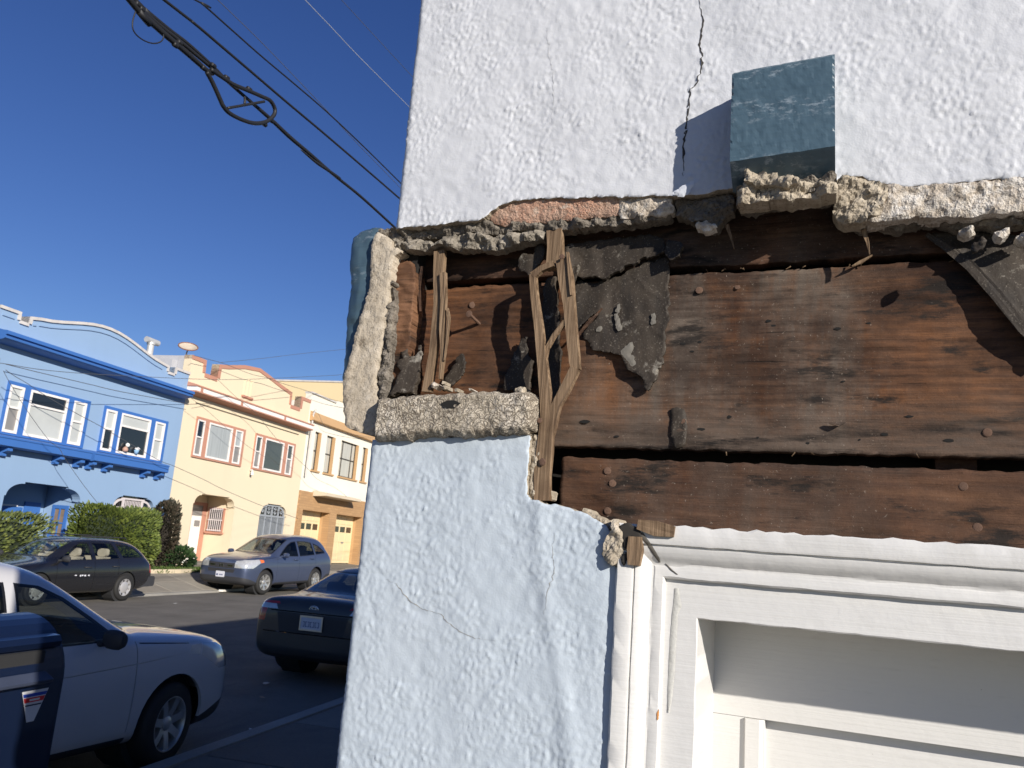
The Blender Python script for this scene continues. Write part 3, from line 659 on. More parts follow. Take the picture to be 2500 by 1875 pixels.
# ---- door casing (one moulded profile mitred at the corner), jamb and door
ci = wp(1703, 1511, D+.016); X_IN, Z_IN = ci.x, ci.z
PROF = [(0, -.16), (0, .0105), (.0012, .012), (.040, .012), (.0408, .0185), (.0425, .0205), (.052, .021), (.0545, .020), (.057, .0205), (.060, .0235), (.064, .0275), (.070, .0305), (.0745, .0312), (.0750, .0290), (.0765, .0290), (.0772, .0335), (.080, .0345), (.096, .0345), (.0985, .033), (.0990, .0), (.0990, -.02)]
PROF = [(d, p-.028) for d, p in PROF]
JW = .90
def casing(name, header):
    rows = []
    n = 90
    for i in range(n+1):
        t = i/n; row = []
        for k, (d, p) in enumerate(PROF):
            if header: x = (X_IN-d*JW)+(.62-(X_IN-d*JW))*t; z = Z_IN+d
            else: x = X_IN-d*JW; z = 1.30+(Z_IN+d-1.30)*t
            w = .00022*float(samp(N30, x+(0 if header else 5), z+k*.013)) + .00012*float(samp(N12, x, z+k*.07))
            wp_ = .0009*float(samp(N5, x if header else z, k*.0))*(1 if k in (17, 18, 19, 20) else .15)
            e = 0 if 0 < t < 1 else 0
            if header: row.append((x, D-p-w*.4*(0 < i < n), z+(w+wp_)*(1 if (0 < i < n and k > 0) else 0)))
            else: row.append((x-(w)*(1 if (0 < i < n and k > 0) else 0), D-p-w*.4*(0 < i < n), z))
        rows.append(row)
    b = MB(); b.quadgrid(rows); o = nb(b, name, M_WPAINT, smooth=True, angle=32); return o
casing('casing_header', True); casing('casing_jamb', False)
YD = D+.16
pc = wp(1867, 1757, YD); DOOR = empty('door', (X_IN-NB_O.x, YD-NB_O.y, 0), 0, parent=NB)
def dr(mb, name, mat=M_WPAINT, **k): return mb.build(name, mat, DOOR, org=(X_IN, YD, 0), **k)
b = MB(); b.box(X_IN-.01, .62, YD, YD+.04, pc.z, Z_IN+.02); dr(b, 'top_rail')
b = MB(); b.box(X_IN-.01, pc.x-.0005, YD+.0006, YD+.0395, .1, pc.z-.0006); dr(b, 'stile')
b = MB(); sx = wp(1818, 1790, YD).x
b.prism([(sx, YD-.0005), (sx+.001, YD-.004), (pc.x-.006, YD-.004), (pc.x, YD+.002), (pc.x, YD+.03), (sx, YD+.03)], 'z', .1, pc.z-.0007); dr(b, 'sticking')
b = MB(); b.box(pc.x-.0004, .62, YD+.020, YD+.028, .1, pc.z+.01); dr(b, 'panel')
b = MB(); b.box(.6, .66, D-.03, YD+.05, -.3, Z_IN+.1); dr(b, 'far_jamb')
# grey caulk breaking out along the jamb, and a rust bleed
def prof_p(x, z):
    d = max((X_IN-x)/JW, z-Z_IN, 0); ds_ = [q[0]+i*1e-6 for i, q in enumerate(PROF[1:-2])]; return float(np.interp(d, ds_, [q[1] for q in PROF[1:-2]]))
def smear(name, pts, ws, mat, seed, lift=.0009):
    rg = random.Random(seed); rows = []; fine = []
    for i in range(len(pts)-1):
        for j in range(8):
            t = j/8; fine.append((pts[i][0]+(pts[i+1][0]-pts[i][0])*t, pts[i][1]+(pts[i+1][1]-pts[i][1])*t, ws[i]+(ws[i+1]-ws[i])*t))
    for (a, c, w) in fine:
        row = []
        for q in (-1, -.5, 0, .5, 1):
            y = D
            for _ in range(4): v = wp(a+q*w*.5+rg.uniform(-1, 1)*.3, c, y); y = D-prof_p(v.x, v.z)
            row.append((v.x, y-(lift if abs(q) < 1 else lift*.4), v.z))
        rows.append(row)
    b = MB(); b.quadgrid(rows); return nb(b, name, mat, smooth=True)
smear('caulk', [(1652,1436),(1654,1480),(1648,1500),(1644,1560),(1640,1640),(1636,1700),(1632,1745)], [10,20,14,16,15,12,4], M_CAULK, 3, .0012)
smear('rust_bleed', [(1610,1730),(1608,1742),(1605,1760)], [3,11,2], M_STAIN, 4)
crack_m = plain('open_mitre', (.10, .09, .075), .95)
smear('open_mitre', [(1562,1300),(1585,1330),(1605,1362),(1612,1375)], [16,12,10,3], crack_m, 5)
smear('open_mitre', [(1625,1376),(1640,1392),(1656,1404)], [3,6,4], crack_m, 6)

# ================================================================== street
def m_asphalt():
    m = NT('asphalt'); n = m.noise(1.1, 5, .6); g = m.noise(95, 3, .7)
    col = m.ramp(n, [(.3, (.14, .127, .108)), (.6, (.20, .182, .155)), (.8, (.235, .213, .18))])
    col = m.mix(m.ramp(g, [(.35, .5), (.6, 0.0)]), col, (.03, .028, .026))
    col = m.mix(m.ramp(m.noise(1, 4, .6, m.mapping((.35, 3.2, 1))), [(.55, 0.0), (.75, .55)]), col, (.07, .065, .058))
    m.base(col); m.set(rough=.9, spec=.3); m.bump(g, .5, .006); return m.mat
M_ASPH = m_asphalt()
def m_conc(name, c, s=1.0):
    m = NT(name); n = m.noise(1.6*s, 6, .65); g = m.noise(60*s, 4, .7)
    col = m.mix(n, dark(c, .72), dark(c, 1.2)); col = m.mix(m.ramp(g, [(.34, .35), (.5, 0.0)]), col, dark(c, .5))
    col = m.mix(m.ramp(m.noise(.9*s, 3), [(.56, 0.0), (.66, .4)]), col, dark(c, .55))
    m.base(col); m.set(rough=.9, spec=.25); m.bump(g, .35, .004); return m.mat
M_CONC = m_conc('pavement_concrete', (.22, .20, .17)); M_CONC2 = m_conc('kerb_concrete', (.32, .30, .265))
M_SOIL = m_conc('yard_soil', (.16, .12, .075), 2)
def street_obj(mb, name, mat, kind='structure', org=(0, 0, 0), **k):
    o = mb.build(name, mat, None, org=org, sc=K, **k); o.rotation_euler = (0, 0, ST_YAW); o.location = sw(*org)
    if kind: o['kind'] = kind
    return o
b = MB(); b.add([(-900, -900, -.12), (900, -900, -.12), (900, 900, -.12), (-900, 900, -.12)], [(0, 1, 2, 3)])
street_obj(b, 'ground', plain('ground_soil', (.16, .14, .11), .95, vs=.3))
b = MB(); n = 24
rows = [[(s_, o_, .03*(1-((o_-9.8)/5.5)**2)-.03) for o_ in [4.3+(15.3-4.3)*i/n for i in range(n+1)]] for s_ in [-60+i*10 for i in range(25)]]
b.quadgrid(rows); street_obj(b, 'road', M_ASPH, smooth=True)
b = MB(); b.box(-40, 120, -30, 4.18, -.1, .095); PAVE = street_obj(b, 'pavement', M_CONC)
b = MB(); b.box(-40, 120, 4.19, 4.34, -.1, .112); street_obj(b, 'kerb', M_CONC2)
SLAB = {}
def slabs(root, s0, s1, o0, o1, ds, do, zf, mats, th=.012):
    i = 0; s_ = s0
    while s_ < s1-.01:
        o_ = o0
        while o_ < o1-.01:
            key = (round(ds, 3), round(do, 3), i % len(mats))
            if key not in SLAB:
                b = MB(); g = .012; e = .008
                x0, x1, y0, y1 = g, ds-g, g, do-g
                b.add([(x0, y0, 0), (x1, y0, 0), (x1, y1, 0), (x0, y1, 0), (x0+e, y0+e, th), (x1-e, y0+e, th), (x1-e, y1-e, th), (x0+e, y1-e, th)],
                      [(4, 5, 6, 7), (0, 1, 5, 4), (1, 2, 6, 5), (2, 3, 7, 6), (3, 0, 4, 7)])
                t = b.build('slab', mats[i % len(mats)], None, sc=K); SLAB[key] = t.data; bpy.data.objects.remove(t)
            ob = bpy.data.objects.new('slab', SLAB[key]); COL.objects.link(ob); ob.parent = root
            za, zb_ = zf(o_), zf(o_+do)
            ob.location = ((s_)*K, o_*K, za*K); ob.rotation_euler = (math.atan2(zb_-za, do), 0, 0)
            i += 1; o_ += do
        s_ += ds
MS = [m_conc('slab_a', (.19, .172, .145)), m_conc('slab_b', (.15, .136, .115)), m_conc('slab_c', (.22, .2, .17)), m_conc('slab_d', (.17, .152, .128))]
slabs(PAVE, 2.0, 17, .62, 4.1, 1.5, 1.18, lambda o: .0955, MS)
# far side: low kerb, sloping pavement, raised yard
FZ = lambda o: .04 + max(0, min(o-15.45, 1.55))/1.55*.40 + max(0, min(o-17.0, 2.5))/2.5*.14
b = MB(); b.box(-20, 90, 15.25, 15.44, -.1, .035); street_obj(b, 'far_kerb', M_CONC2)
b = MB(); rows = [[(s_, o_, FZ(o_)-.012) for o_ in (15.45, 16.2, 17.0, 19.5)] for s_ in (-20, 90)]; b.quadgrid(rows); FPAVE = street_obj(b, 'far_pavement', M_CONC)
MF = [m_conc('far_slab_a', (.30, .27, .22)), m_conc('far_slab_b', (.27, .24, .195)), m_conc('far_slab_c', (.33, .295, .24))]
slabs(FPAVE, 12, 36, 15.45, 17.0, 1.55, .775, lambda o: FZ(o)-.0115, MF)
b = MB(); rows = [[(s_, o_, FZ(o_)+.02) for o_ in (17.02, 18.0, 19.0)] for s_ in (10, 22.6)]; b.quadgrid(rows); street_obj(b, 'front_yard', M_SOIL)
b = MB()
pl = [(22.2, 17.05), (23.6, 17.0), (24.6, 17.15), (25.0, 17.45), (25.05, 17.9), (24.9, 18.4)]
for i, (p, q) in enumerate(zip(pl[:-1], pl[1:])):
    d = Vector((q[0]-p[0], q[1]-p[1])).normalized(); nrm = Vector((-d.y, d.x))*.07
    zb_ = FZ(17.1)
    c = [(p[0]-nrm.x, p[1]-nrm.y), (q[0]-nrm.x, q[1]-nrm.y), (q[0]+nrm.x, q[1]+nrm.y), (p[0]+nrm.x, p[1]+nrm.y)]
    b.prism(c, 'z', zb_-.1, zb_+.10+.001*i)
o = street_obj(b, 'planter_edging', plain('cream_concrete', (.62, .52, .36), .85, bump=.3), None)
tag(o, 'low cream concrete edging curving round the flower bed', 'edging')
b = MB(); b.prism([(23.35, 15.12), (24.6, 15.15), (24.6, 15.24), (23.3, 15.24)], 'z', .0, .06); o = street_obj(b, 'painted_kerb', plain('white_kerb_paint', (.72, .69, .62), .8, var=.2, vs=8), None)
tag(o, 'short white painted kerb end in front of the blue SUV', 'kerb')

# ================================================================== houses across the street
OF = 19.0
M_BW = plain('house_light_blue', (.245, .36, .525), .8, var=.05, vs=.5, bump=.15, bs=40, stain=.10)
M_BT = plain('house_royal_blue', (.045, .145, .42), .55, var=.08, vs=2)
M_SASH = plain('white_sash', (.80, .75, .70), .5, var=.04)
M_COPE = plain('weathered_coping', (.56, .52, .48), .85, var=.25, vs=3, stain=.5)
M_YW = plain('house_cream_yellow', (.735, .62, .435), .85, var=.04, vs=.5, bump=.15, bs=40, stain=.08)
M_SAL = plain('salmon_trim', (.48, .235, .16), .7, var=.08, vs=2)
M_CW = plain('house_pale_cream', (.80, .75, .63), .85, var=.04, vs=.6, bump=.15, bs=40, stain=.08)
M_TAN = plain('tan_trim', (.50, .31, .15), .8, var=.1, vs=2)
M_GREYP = plain('grey_party_wall', (.45, .45, .47), .9, var=.15, vs=1.5, stain=.4)
def m_pane(name, c, r=.06, curtain=False):
    m = NT(name)
    if curtain:
        f = m.noise(1, 3, .5, m.mapping((16, 1, .6))); m.base(m.mix(f, dark(c, .55), dark(c, 1.25)))
    else: m.base(m.mix(m.noise(1.2, 3), dark(c, .75), dark(c, 1.2)))
    m.set(rough=.45 if max(c) > .2 else r, spec=.5, coat=1, coatr=.02); return m.mat
P_BLIND = m_pane('pane_with_blind', (.52, .53, .50)); P_GREY = m_pane('pane_grey_screen', (.26, .24, .22)); P_DARK = m_pane('pane_dark', (.012, .014, .018))
P_CURT = m_pane('pane_with_curtain', (.42, .44, .43), curtain=True); P_SLAT = m_pane('pane_with_slats', (.075, .08, .065), curtain=False); P_LACE = m_pane('pane_with_lace', (.60, .57, .48), curtain=True)
class House:
    def __init__(s, name, s0, z0, label):
        s.org = (s0, OF, z0); s.root = empty(name, sw(*s.org), ST_YAW, label, 'house')
    def p(s, mb, name, mat, parent=None, **k):
        o = mb.build(name, mat, parent or s.root, org=s.org if True else (0, 0, 0), sc=K, **k); return o
    def boxp(s, name, mat, *a, parent=None):
        return s.p(MB().box(*a), name, mat, parent)
    def window(s, s0, s1, z0, z1, o, frame, panes, w=.065, split=None, mull=(), dep=.07, name='window'):
        """framed sash: panes listed from the bottom; split = height of the meeting rail; mull = upright bars"""
        xs = [s0+w]+[v for m_ in mull for v in (m_-w*.35, m_+w*.35)]+[s1-w]
        zs = [z0+w*1.15]+([split-w*.45, split+w*.45] if split else [])+[z1-w]
        cells = []
        for i in range(0, len(zs), 2):
            for j in range(0, len(xs), 2): cells.append((xs[j], xs[j+1], zs[i], zs[i+1], i//2))
        b = MB(); b.prism([(s0, z0), (s1, z0), (s1, z1), (s0, z1)], 'y', o, o+dep, holes=[[(a, c), (b_, c), (b_, d), (a, d)] for a, b_, c, d, _ in cells])
        fr = s.p(b, name, frame)
        for (a, b_, c, d, r) in cells:
            pb = MB(); pb.box(a-.004, b_+.004, o+dep*.6, o+dep*.75, c-.004, d+.004); s.p(pb, 'pane', panes[min(r, len(panes)-1)], fr)
        return fr
def outline_trim(pts, t, o0, o1, h, name, mat, dz=0.0):
    """bands of thickness t hugging the underside of a stepped roofline"""
    b = MB()
    for i, (p, q) in enumerate(zip(pts[:-1], pts[1:])):
        d = Vector((q[0]-p[0], q[1]-p[1])); L = d.length; d /= L; n = Vector((d.y, -d.x))*t
        e = d*(t*.0)
        c = [(p[0]-e.x, p[1]-e.y), (q[0]+e.x, q[1]+e.y), (q[0]+e.x+n.x, q[1]+e.y+n.y), (p[0]-e.x+n.x, p[1]-e.y+n.y)]
        k = .003*(i % 2)
        b.prism(c, 'y', o0-k, o1+k)
    return h.p(b, name, mat)
def arch(s0, s1, z0, z1, rx, rz, step=.0, n=7):
    """opening outline: round shoulders, flat raised middle"""
    L = [(s0, z0), (s0, z1-rz)]
    L += [(s0+step+(rx-step)*(1-math.cos(t)), z1-step-(rz-step)*(1-math.sin(t))) for t in [math.pi/2*i/n for i in range(n+1)]]
    L += [(s0+rx, z1), (s1-rx, z1)]
    L += [(s1-step-(rx-step)*(1-math.cos(t)), z1-step-(rz-step)*(1-math.sin(t))) for t in [math.pi/2*(n-i)/n for i in range(n+1)]]
    L += [(s1, z1-rz), (s1, z0)]
    out = []
    for p in L:
        if not out or (abs(p[0]-out[-1][0])+abs(p[1]-out[-1][1])) > 1e-4: out.append(p)
    return out
def cornice(h, prof, s0, s1, name, mat, parent=None):
    """profile (projection, z) run along the front with mitred returns into the wall"""
    rows = [[(s0, OF+.02, z) for p, z in prof], [(s0, OF-p, z) for p, z in prof], [(s1, OF-p, z) for p, z in prof], [(s1, OF+.02, z) for p, z in prof]]
    b = MB(); b.quadgrid(rows); b.add(rows[0], [tuple(range(len(prof)))]); b.add(rows[3], [tuple(range(len(prof)))[::-1]])
    return h.p(b, name, mat, parent)

# ---- blue house
hb = House('blue_house', 16.95, .55, 'light blue stucco house with royal blue cornice, window trim and sill boxes')
S0, S1 = 16.95, 25.22
par = [(S0, 7.43), (17.63, 7.43), (17.64, 7.19), (17.94, 7.19), (17.96, 7.40)]
for i in range(15):
    t = i/14; s_ = 18.3+t*(23.7-18.3); par.append((s_, 7.45+.50*(.5-.5*math.cos(2*math.pi*min(max((s_-17.9)/(24.05-17.9), 0), 1)))))
par += [(24.04, 7.42), (24.05, 7.22), (24.38, 7.22), (24.40, 7.46), (S1, 7.46)]
porch_b = arch(18.28, 21.12, .45, 2.82, .62, .42, .05)
grw = arch(22.45, 24.5, 1.3, 2.77, .42, .38, .04)
b = MB(); b.prism([(S0, .3), (S1, .3)]+par[::-1], 'y', OF, OF+.3, holes=[porch_b, grw]); hb.p(b, 'front_wall', M_BW)
hb.boxp('house_body', M_BW, S0, S1, OF+2.0, OF+13, .3, 7.0)
b = MB(); b.box(S0, S0+.2, OF+.301, OF+1.999, .3, 7.0); hb.p(b, 'side_wall', M_BW)
hb.boxp('side_wall', M_BW, S1-.2, S1-.005, OF+.301, OF+1.999, .3, 7.0)
outline_trim(par, .085, OF-.05, OF+.34, hb, 'coping', M_COPE)
b = MB()
for (p, q) in zip([(S0+.12, 7.22), (18.1, 7.22)]+[(x, z-.2) for x, z in par[5:19]], [(17.45, 7.22), (18.2, 7.24)]+[(x, z-.2) for x, z in par[6:20]]):
    if q[0]-p[0] < .02: continue
    b.prism([p, q, (q[0], q[1]-.05), (p[0], p[1]-.05)], 'y', OF-.035, OF-.001)
hb.p(b, 'parapet_moulding', M_BW)['kind'] = 'stuff'
cornice(hb, [(0, 6.80), (.34, 6.72), (.50, 6.70), (.52, 6.68), (.52, 6.60), (.45, 6.585), (.45, 6.56), (.47, 6.555), (.46, 6.50), (.40, 6.47), (0, 6.40)], 16.88, 25.0, 'cornice', M_BT)
for (a, bb, bl) in ((17.67, 20.70, 0), (21.35, 24.43, 1)):
    zb, zt = 4.02, 5.49
    l0, l1 = a+.05, a+.53; c0, c1 = a+.75, a+2.15 if not bl else a+2.18; r0, r1 = bb-.66, bb-.15
    b = MB(); b.prism([(a, zb), (bb, zb), (bb, zt), (a, zt)], 'y', OF-.07, OF-.001, holes=[[(x0+.001, zb+.06), (x1-.001, zb+.06), (x1-.001, zt-.1), (x0+.001, zt-.1)] for x0, x1 in ((l0, l1), (c0, c1), (r0, r1))])
    hb.p(b, 'window_surround', M_BT)
    z0, z1 = zb+.061, zt-.101
    hb.window(l0+.002, l1-.002, z0, z1, OF-.085, M_SASH, [P_DARK, P_BLIND] if bl else [P_GREY, P_BLIND], split=4.78)
    hb.window(c0+.002, c1-.002, z0, z1, OF-.085, M_SASH, [P_DARK, P_BLIND] if bl else [P_BLIND, P_DARK], split=4.98)
    hb.window(r0+.002, r1-.002, z0, z1, OF-.085, M_SASH, [P_BLIND, P_BLIND], split=4.78)
    e0, e1 = (17.2, 20.75) if not bl else (20.88, 24.4)
    cornice(hb, [(0, 4.02), (.36, 3.96), (.42, 3.94), (.42, 3.90), (.40, 3.88), (.40, 3.70), (.36, 3.68), (0, 3.66)], e0, e1, 'sill_box', M_BT)
    for s_ in ((17.9, 19.75, 20.55) if not bl else (21.05, 21.75, 23.55, 24.25)):
        b = MB(); b.prism([(OF-.001, 3.659), (OF-.30, 3.675), (OF-.30, 3.58), (OF-.12, 3.52), (OF-.12, 3.44), (OF-.001, 3.42)], 'x', s_-.08, s_+.08); hb.p(b, 'bracket', M_BT)
# porch inside: lit return wall with its window, back wall with door
hb.boxp('porch_wall', M_BW, 21.13, 21.3, OF+.301, OF+1.35, .4, 3.0)
hb.boxp('porch_wall', M_BW, 18.05, 18.27, OF+.301, OF+1.35, .4, 3.0)
hb.boxp('porch_back', M_BW, 18.28, 21.12, OF+1.351, OF+1.45, .4, 3.0)
hb.boxp('porch_ceiling', M_BW, 18.28, 21.12, OF+.301, OF+1.35, 2.86, 2.98)
hb.boxp('porch_floor', M_CONC, 18.28, 21.12, OF+.05, OF+1.35, .40, .52)
b = MB(); b.box(20.35, 20.95, OF+1.31, OF+1.3505, .5, 2.3); dd = hb.p(b, 'door', M_BT)
hb.p(MB().box(19.1, 20.3, OF+1.32, OF+1.3505, 1.96, 2.12), 'door_lintel', M_BT); hb.p(MB().box(19.35, 20.1, OF+1.315, OF+1.3504, 2.13, 2.18), 'light_strip', M_SASH)
b = MB(); b.prism([(OF+.42, 1.25), (OF+1.0, 1.25), (OF+1.0, 2.28), (OF+.42, 2.28)], 'x', 21.08, 21.129, holes=[[(OF+.52, 1.36), (OF+.69, 1.36), (OF+.69, 2.17), (OF+.52, 2.17)], [(OF+.73, 1.36), (OF+.90, 1.36), (OF+.90, 2.17), (OF+.73, 2.17)]])
w_ = hb.p(b, 'window', M_BT)
for y0 in (.52, .73): hb.p(MB().box(21.112, 21.122, OF+y0, OF+y0+.17, 1.36, 2.17), 'pane', plain('pane_wood_curtain', (.22, .16, .11), .4, var=.5, vs=9), w_)
hb.p(MB().box(21.095, 21.118, OF+.52, OF+.90, 1.72, 1.76), 'glazing_bar', M_BT, w_)
# barred window
hb.boxp('window_recess', P_DARK, 22.4, 24.55, OF+.22, OF+.28, 1.2, 2.8)
M_BAR = plain('white_iron', (.62, .56, .55), .6, var=.1)
gw = MB(); gw.prism(arch(22.5, 24.45, 1.3, 2.70, .42, .38, .04), 'y', OF+.06, OF+.1, holes=[arch(22.56, 24.39, 1.36, 2.64, .40, .36, .04)]); gr = hb.p(gw, 'window_grille', M_BAR)
for i in range(24):
    s_ = 22.62+i*(24.33-22.62)/23; zt = 2.62 if 22.95 < s_ < 24.0 else 2.4
    hb.p(MB().box(s_-.012, s_+.012, OF+.07, OF+.09, 1.36, zt), 'grille_bar', M_BAR, gr)
for s_ in (23.02, 23.94): hb.p(MB().box(s_-.035, s_+.035, OF+.055, OF+.105, 1.36, 2.66), 'grille_post', M_BAR, gr)
hb.p(MB().box(22.52, 24.43, OF+.057, OF+.103, 2.2, 2.26), 'grille_rail', M_BAR, gr)
b = MB(); b.lathe([(.12, 7.0), (.12, 8.38)], (24.78, 20.5, 0), 'z', 14); b.lathe([(.15, 8.38), (.15, 8.46), (.10, 8.5)], (24.78, 20.5, 0), 'z', 14)
b.tube([(24.5, 20.5, 8.52), (25.15, 20.5, 8.52)], .11, 12); hb.p(b, 'vent_pipe', plain('galvanised', (.55, .54, .52), .5, metal=.3, var=.2, vs=6))
# things on the window sill
def sill_toy(name, label, parts, loc):
    r = empty(name, sw(*loc), ST_YAW, label, 'ornament')
    for nm, pr, c, off in parts:
        b = MB(); b.lathe(pr, off, 'z', 10); b.build(nm, plain(nm+'_'+name, c, .7), r, smooth=True)
    r.scale = (.72, .72, .72)
M_ = None
sill_toy('figurine', 'small white headed figurine with tan body on the blue house sill', [('body', [(.03, 0), (.11, .02), (.12, .12), (.06, .2), (.01, .22)], (.45, .27, .2), (0, 0, 0)), ('head', [(.01, .2), (.08, .24), (.09, .32), (.04, .38), (.005, .39)], (.75, .76, .72), (.1, 0, 0))], (22.45, OF-.13, 4.16))
sill_toy('flower_pot', 'tiny blue and white pot at the right of the open blue house window', [('pot', [(.07, 0), (.1, .1), (.11, .16), (.02, .17)], (.25, .42, .6), (0, 0, 0)), ('bloom', [(.02, .15), (.1, .18), (.12, .23), (.05, .28), (.005, .29)], (.8, .78, .76), (.04, 0, 0))], (22.98, OF-.13, 4.16))

# ---- yellow house
hy = House('yellow_house', 25.23, .6, 'cream yellow stucco house with salmon trimmed stepped parapet beside the blue house')
S0, S1 = 25.23, 34.35
par = [(S0, 8.13), (26.08, 8.13), (26.1, 7.64), (26.90, 7.64), (26.93, 8.18), (27.5, 8.28), (28.6, 8.55), (29.72, 8.68), (30.6, 8.54), (31.6, 8.36), (32.56, 8.22), (32.58, 7.66), (33.43, 7.66), (33.46, 8.22), (S1, 8.22)]
porch_y = arch(26.62, 29.34, .5, 3.17, .45, .38, .05); gate_y = arch(31.25, 33.52, .5, 3.14, .55, .48, .05)
b = MB(); b.prism([(S0, .3), (S1, .3)]+par[::-1], 'y', OF, OF+.32, holes=[porch_y, gate_y]); hy.p(b, 'front_wall', M_YW)
hy.boxp('house_body', M_YW, S0, S1, OF+2.2, OF+14, .3, 7.0)
hy.boxp('side_wall', M_YW, S0+.005, S0+.2, OF+.321, OF+2.199, .3, 7.0); hy.boxp('side_wall', M_YW, S1-.2, S1-.005, OF+.321, OF+2.199, .3, 7.0)
hy.boxp('party_wall', M_GREYP, S0+.01, S0+.24, OF+.325, OF+3.2, 7.01, 8.1)
hy.boxp('party_wall', M_GREYP, S0-.3, S0, OF+.6, OF+1.3, 6.99, 7.9)
outline_trim(par, .15, OF-.03, OF+.325, hy, 'parapet_trim', M_SAL)
cornice(hy, [(0, 7.12), (.38, 7.03), (.42, 7.0), (.42, 6.965), (.385, 6.96)], 25.2, 34.25, 'cornice_top', M_SAL)
cornice(hy, [(.385, 6.9595), (.39, 6.80)], 25.24, 34.2, 'cornice_band', M_SASH)
cornice(hy, [(.40, 6.7995), (.40, 6.755), (.2, 6.72), (0, 6.66)], 25.22, 34.22, 'cornice_soffit', M_SAL)
for s_ in (25.55, 28.2, 31.6): hy.p(MB().box(s_-.07, s_+.07, OF-.405, OF-.393, 6.80, 6.958), 'band_block', M_SAL)
hy.boxp('string_course', plain('dark_string', (.16, .13, .09), .8), 25.84, 33.6, OF-.03, OF-.001, 6.43, 6.465)
nv = MB()
for s_ in (28.80, 29.05, 29.30): nv.box(s_-.04, s_+.04, OF-.05, OF-.001, 7.34, 8.02 if s_ != 29.05 else 8.06)
hy.p(nv, 'parapet_pilasters', M_YW)['kind'] = 'stuff'
hy.boxp('pilaster_sill', M_SAL, 28.66, 29.44, OF-.08, OF-.001, 7.25, 7.33)
for (a, bb, k) in ((26.02, 29.27, 0), (30.07, 33.42, 1)):
    zb, zt = 4.45, 5.97; l0, l1 = a+.04, a+.50; c0, c1 = a+.77, a+2.33; r0, r1 = bb-.70, bb-.18
    b = MB(); b.prism([(a, zb), (bb, zb), (bb, zt), (a, zt)], 'y', OF-.06, OF-.001, holes=[[(x0+.001, zb+.07), (x1-.001, zb+.07), (x1-.001, zt-.1), (x0+.001, zt-.1)] for x0, x1 in ((l0, l1), (c0, c1), (r0, r1))])
    hy.p(b, 'window_surround', M_SAL); z0, z1 = zb+.071, zt-.101
    hy.window(l0+.002, l1-.002, z0, z1, OF-.075, M_SASH, [P_GREY, P_SLAT if k else P_DARK], split=5.22, w=.055)
    hy.window(c0+.002, c1-.002, z0, z1, OF-.075, M_SASH, [P_SLAT if k else P_CURT])
    hy.window(r0+.002, r1-.002, z0, z1, OF-.075, M_SASH, [P_GREY, P_SLAT if k else P_CURT], split=5.22, w=.055)
hy.boxp('porch_wall', M_YW, 29.35, 29.55, OF+.321, OF+1.3, .4, 3.3); hy.boxp('porch_wall', M_YW, 26.4, 26.61, OF+.321, OF+1.3, .4, 3.3)
hy.boxp('porch_back', M_YW, 26.62, 29.34, OF+1.301, OF+1.4, .4, 3.3); hy.boxp('porch_ceiling', M_YW, 26.62, 29.34, OF+.321, OF+1.3, 3.2, 3.3)
hy.boxp('porch_floor', M_CONC, 26.62, 29.34, OF+.02, OF+1.3, .4, .60)
b = MB(); b.prism([(28.30, .6), (29.33, .6), (29.33, 2.9), (28.30, 2.9)], 'y', OF+1.24, OF+1.3005, holes=[[(28.38, .601), (29.06, .601), (29.06, 2.78), (28.38, 2.78)]]); hy.p(b, 'door_frame', M_SAL)
b = MB(); b.box(28.385, 29.055, OF+1.26, OF+1.30, .605, 2.36); dd = hy.p(b, 'door', plain('white_door', (.84, .80, .72), .5))
hy.p(MB().box(28.62, 28.98, OF+1.252, OF+1.2605, 1.94, 2.18), 'door_light', P_GREY, dd)
hy.p(MB().box(28.385, 29.055, OF+1.265, OF+1.30, 2.37, 2.775), 'transom', P_GREY, dd)
b = MB(); b.prism([(OF+.40, 1.78), (OF+1.15, 1.78), (OF+1.15, 2.74), (OF+.40, 2.74)], 'x', 29.29, 29.349, holes=[[(OF+.47, 1.88), (OF+1.08, 1.88), (OF+1.08, 2.67), (OF+.47, 2.67)]]); w_ = hy.p(b, 'window', M_SAL)
hy.p(MB().box(29.335, 29.345, OF+.47, OF+1.08, 1.88, 2.67), 'pane', P_DARK, w_)
for i in range(7): y_ = OF+.50+i*.09; hy.p(MB().box(29.24, 29.262, y_-.012, y_+.012, 1.80, 2.76), 'window_bar', M_BAR, w_)
for z_ in (1.84, 2.25, 2.68): hy.p(MB().box(29.236, 29.266, OF+.44, OF+1.1, z_-.02, z_+.02), 'bar_rail', M_BAR, w_)
hy.p(MB().box(29.25, 29.348, OF+.36, OF+1.18, 1.70, 1.779), 'window_sill', M_SAL, w_)
# iron gate with scrolls
M_GATE = plain('grey_iron', (.30, .32, .34), .55, var=.1)
hy.boxp('gate_backing', plain('gate_mesh', (.20, .215, .23), .7, var=.2, vs=6), 31.2, 33.57, OF+.16, OF+.2, .5, 2.62)
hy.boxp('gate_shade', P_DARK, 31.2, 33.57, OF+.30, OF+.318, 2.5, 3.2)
b = MB(); b.prism(arch(31.27, 33.50, .52, 3.11, .53, .46, .05), 'y', OF+.08, OF+.14, holes=[arch(31.34, 33.43, .58, 3.04, .5, .44, .05)]); gt = hy.p(b, 'gate', M_GATE)
for s_ in (31.86, 32.385, 32.92): hy.p(MB().box(s_-.035, s_+.035, OF+.078, OF+.142, .58, 3.05), 'gate_stile', M_GATE, gt)
hy.p(MB().box(31.3, 33.47, OF+.076, OF+.144, 2.58, 2.66), 'gate_rail', M_GATE, gt)
for i in range(20):
    s_ = 31.40+i*.105; hy.p(MB().box(s_-.01, s_+.01, OF+.09, OF+.12, .58, 2.58), 'gate_bar', M_GATE, gt)
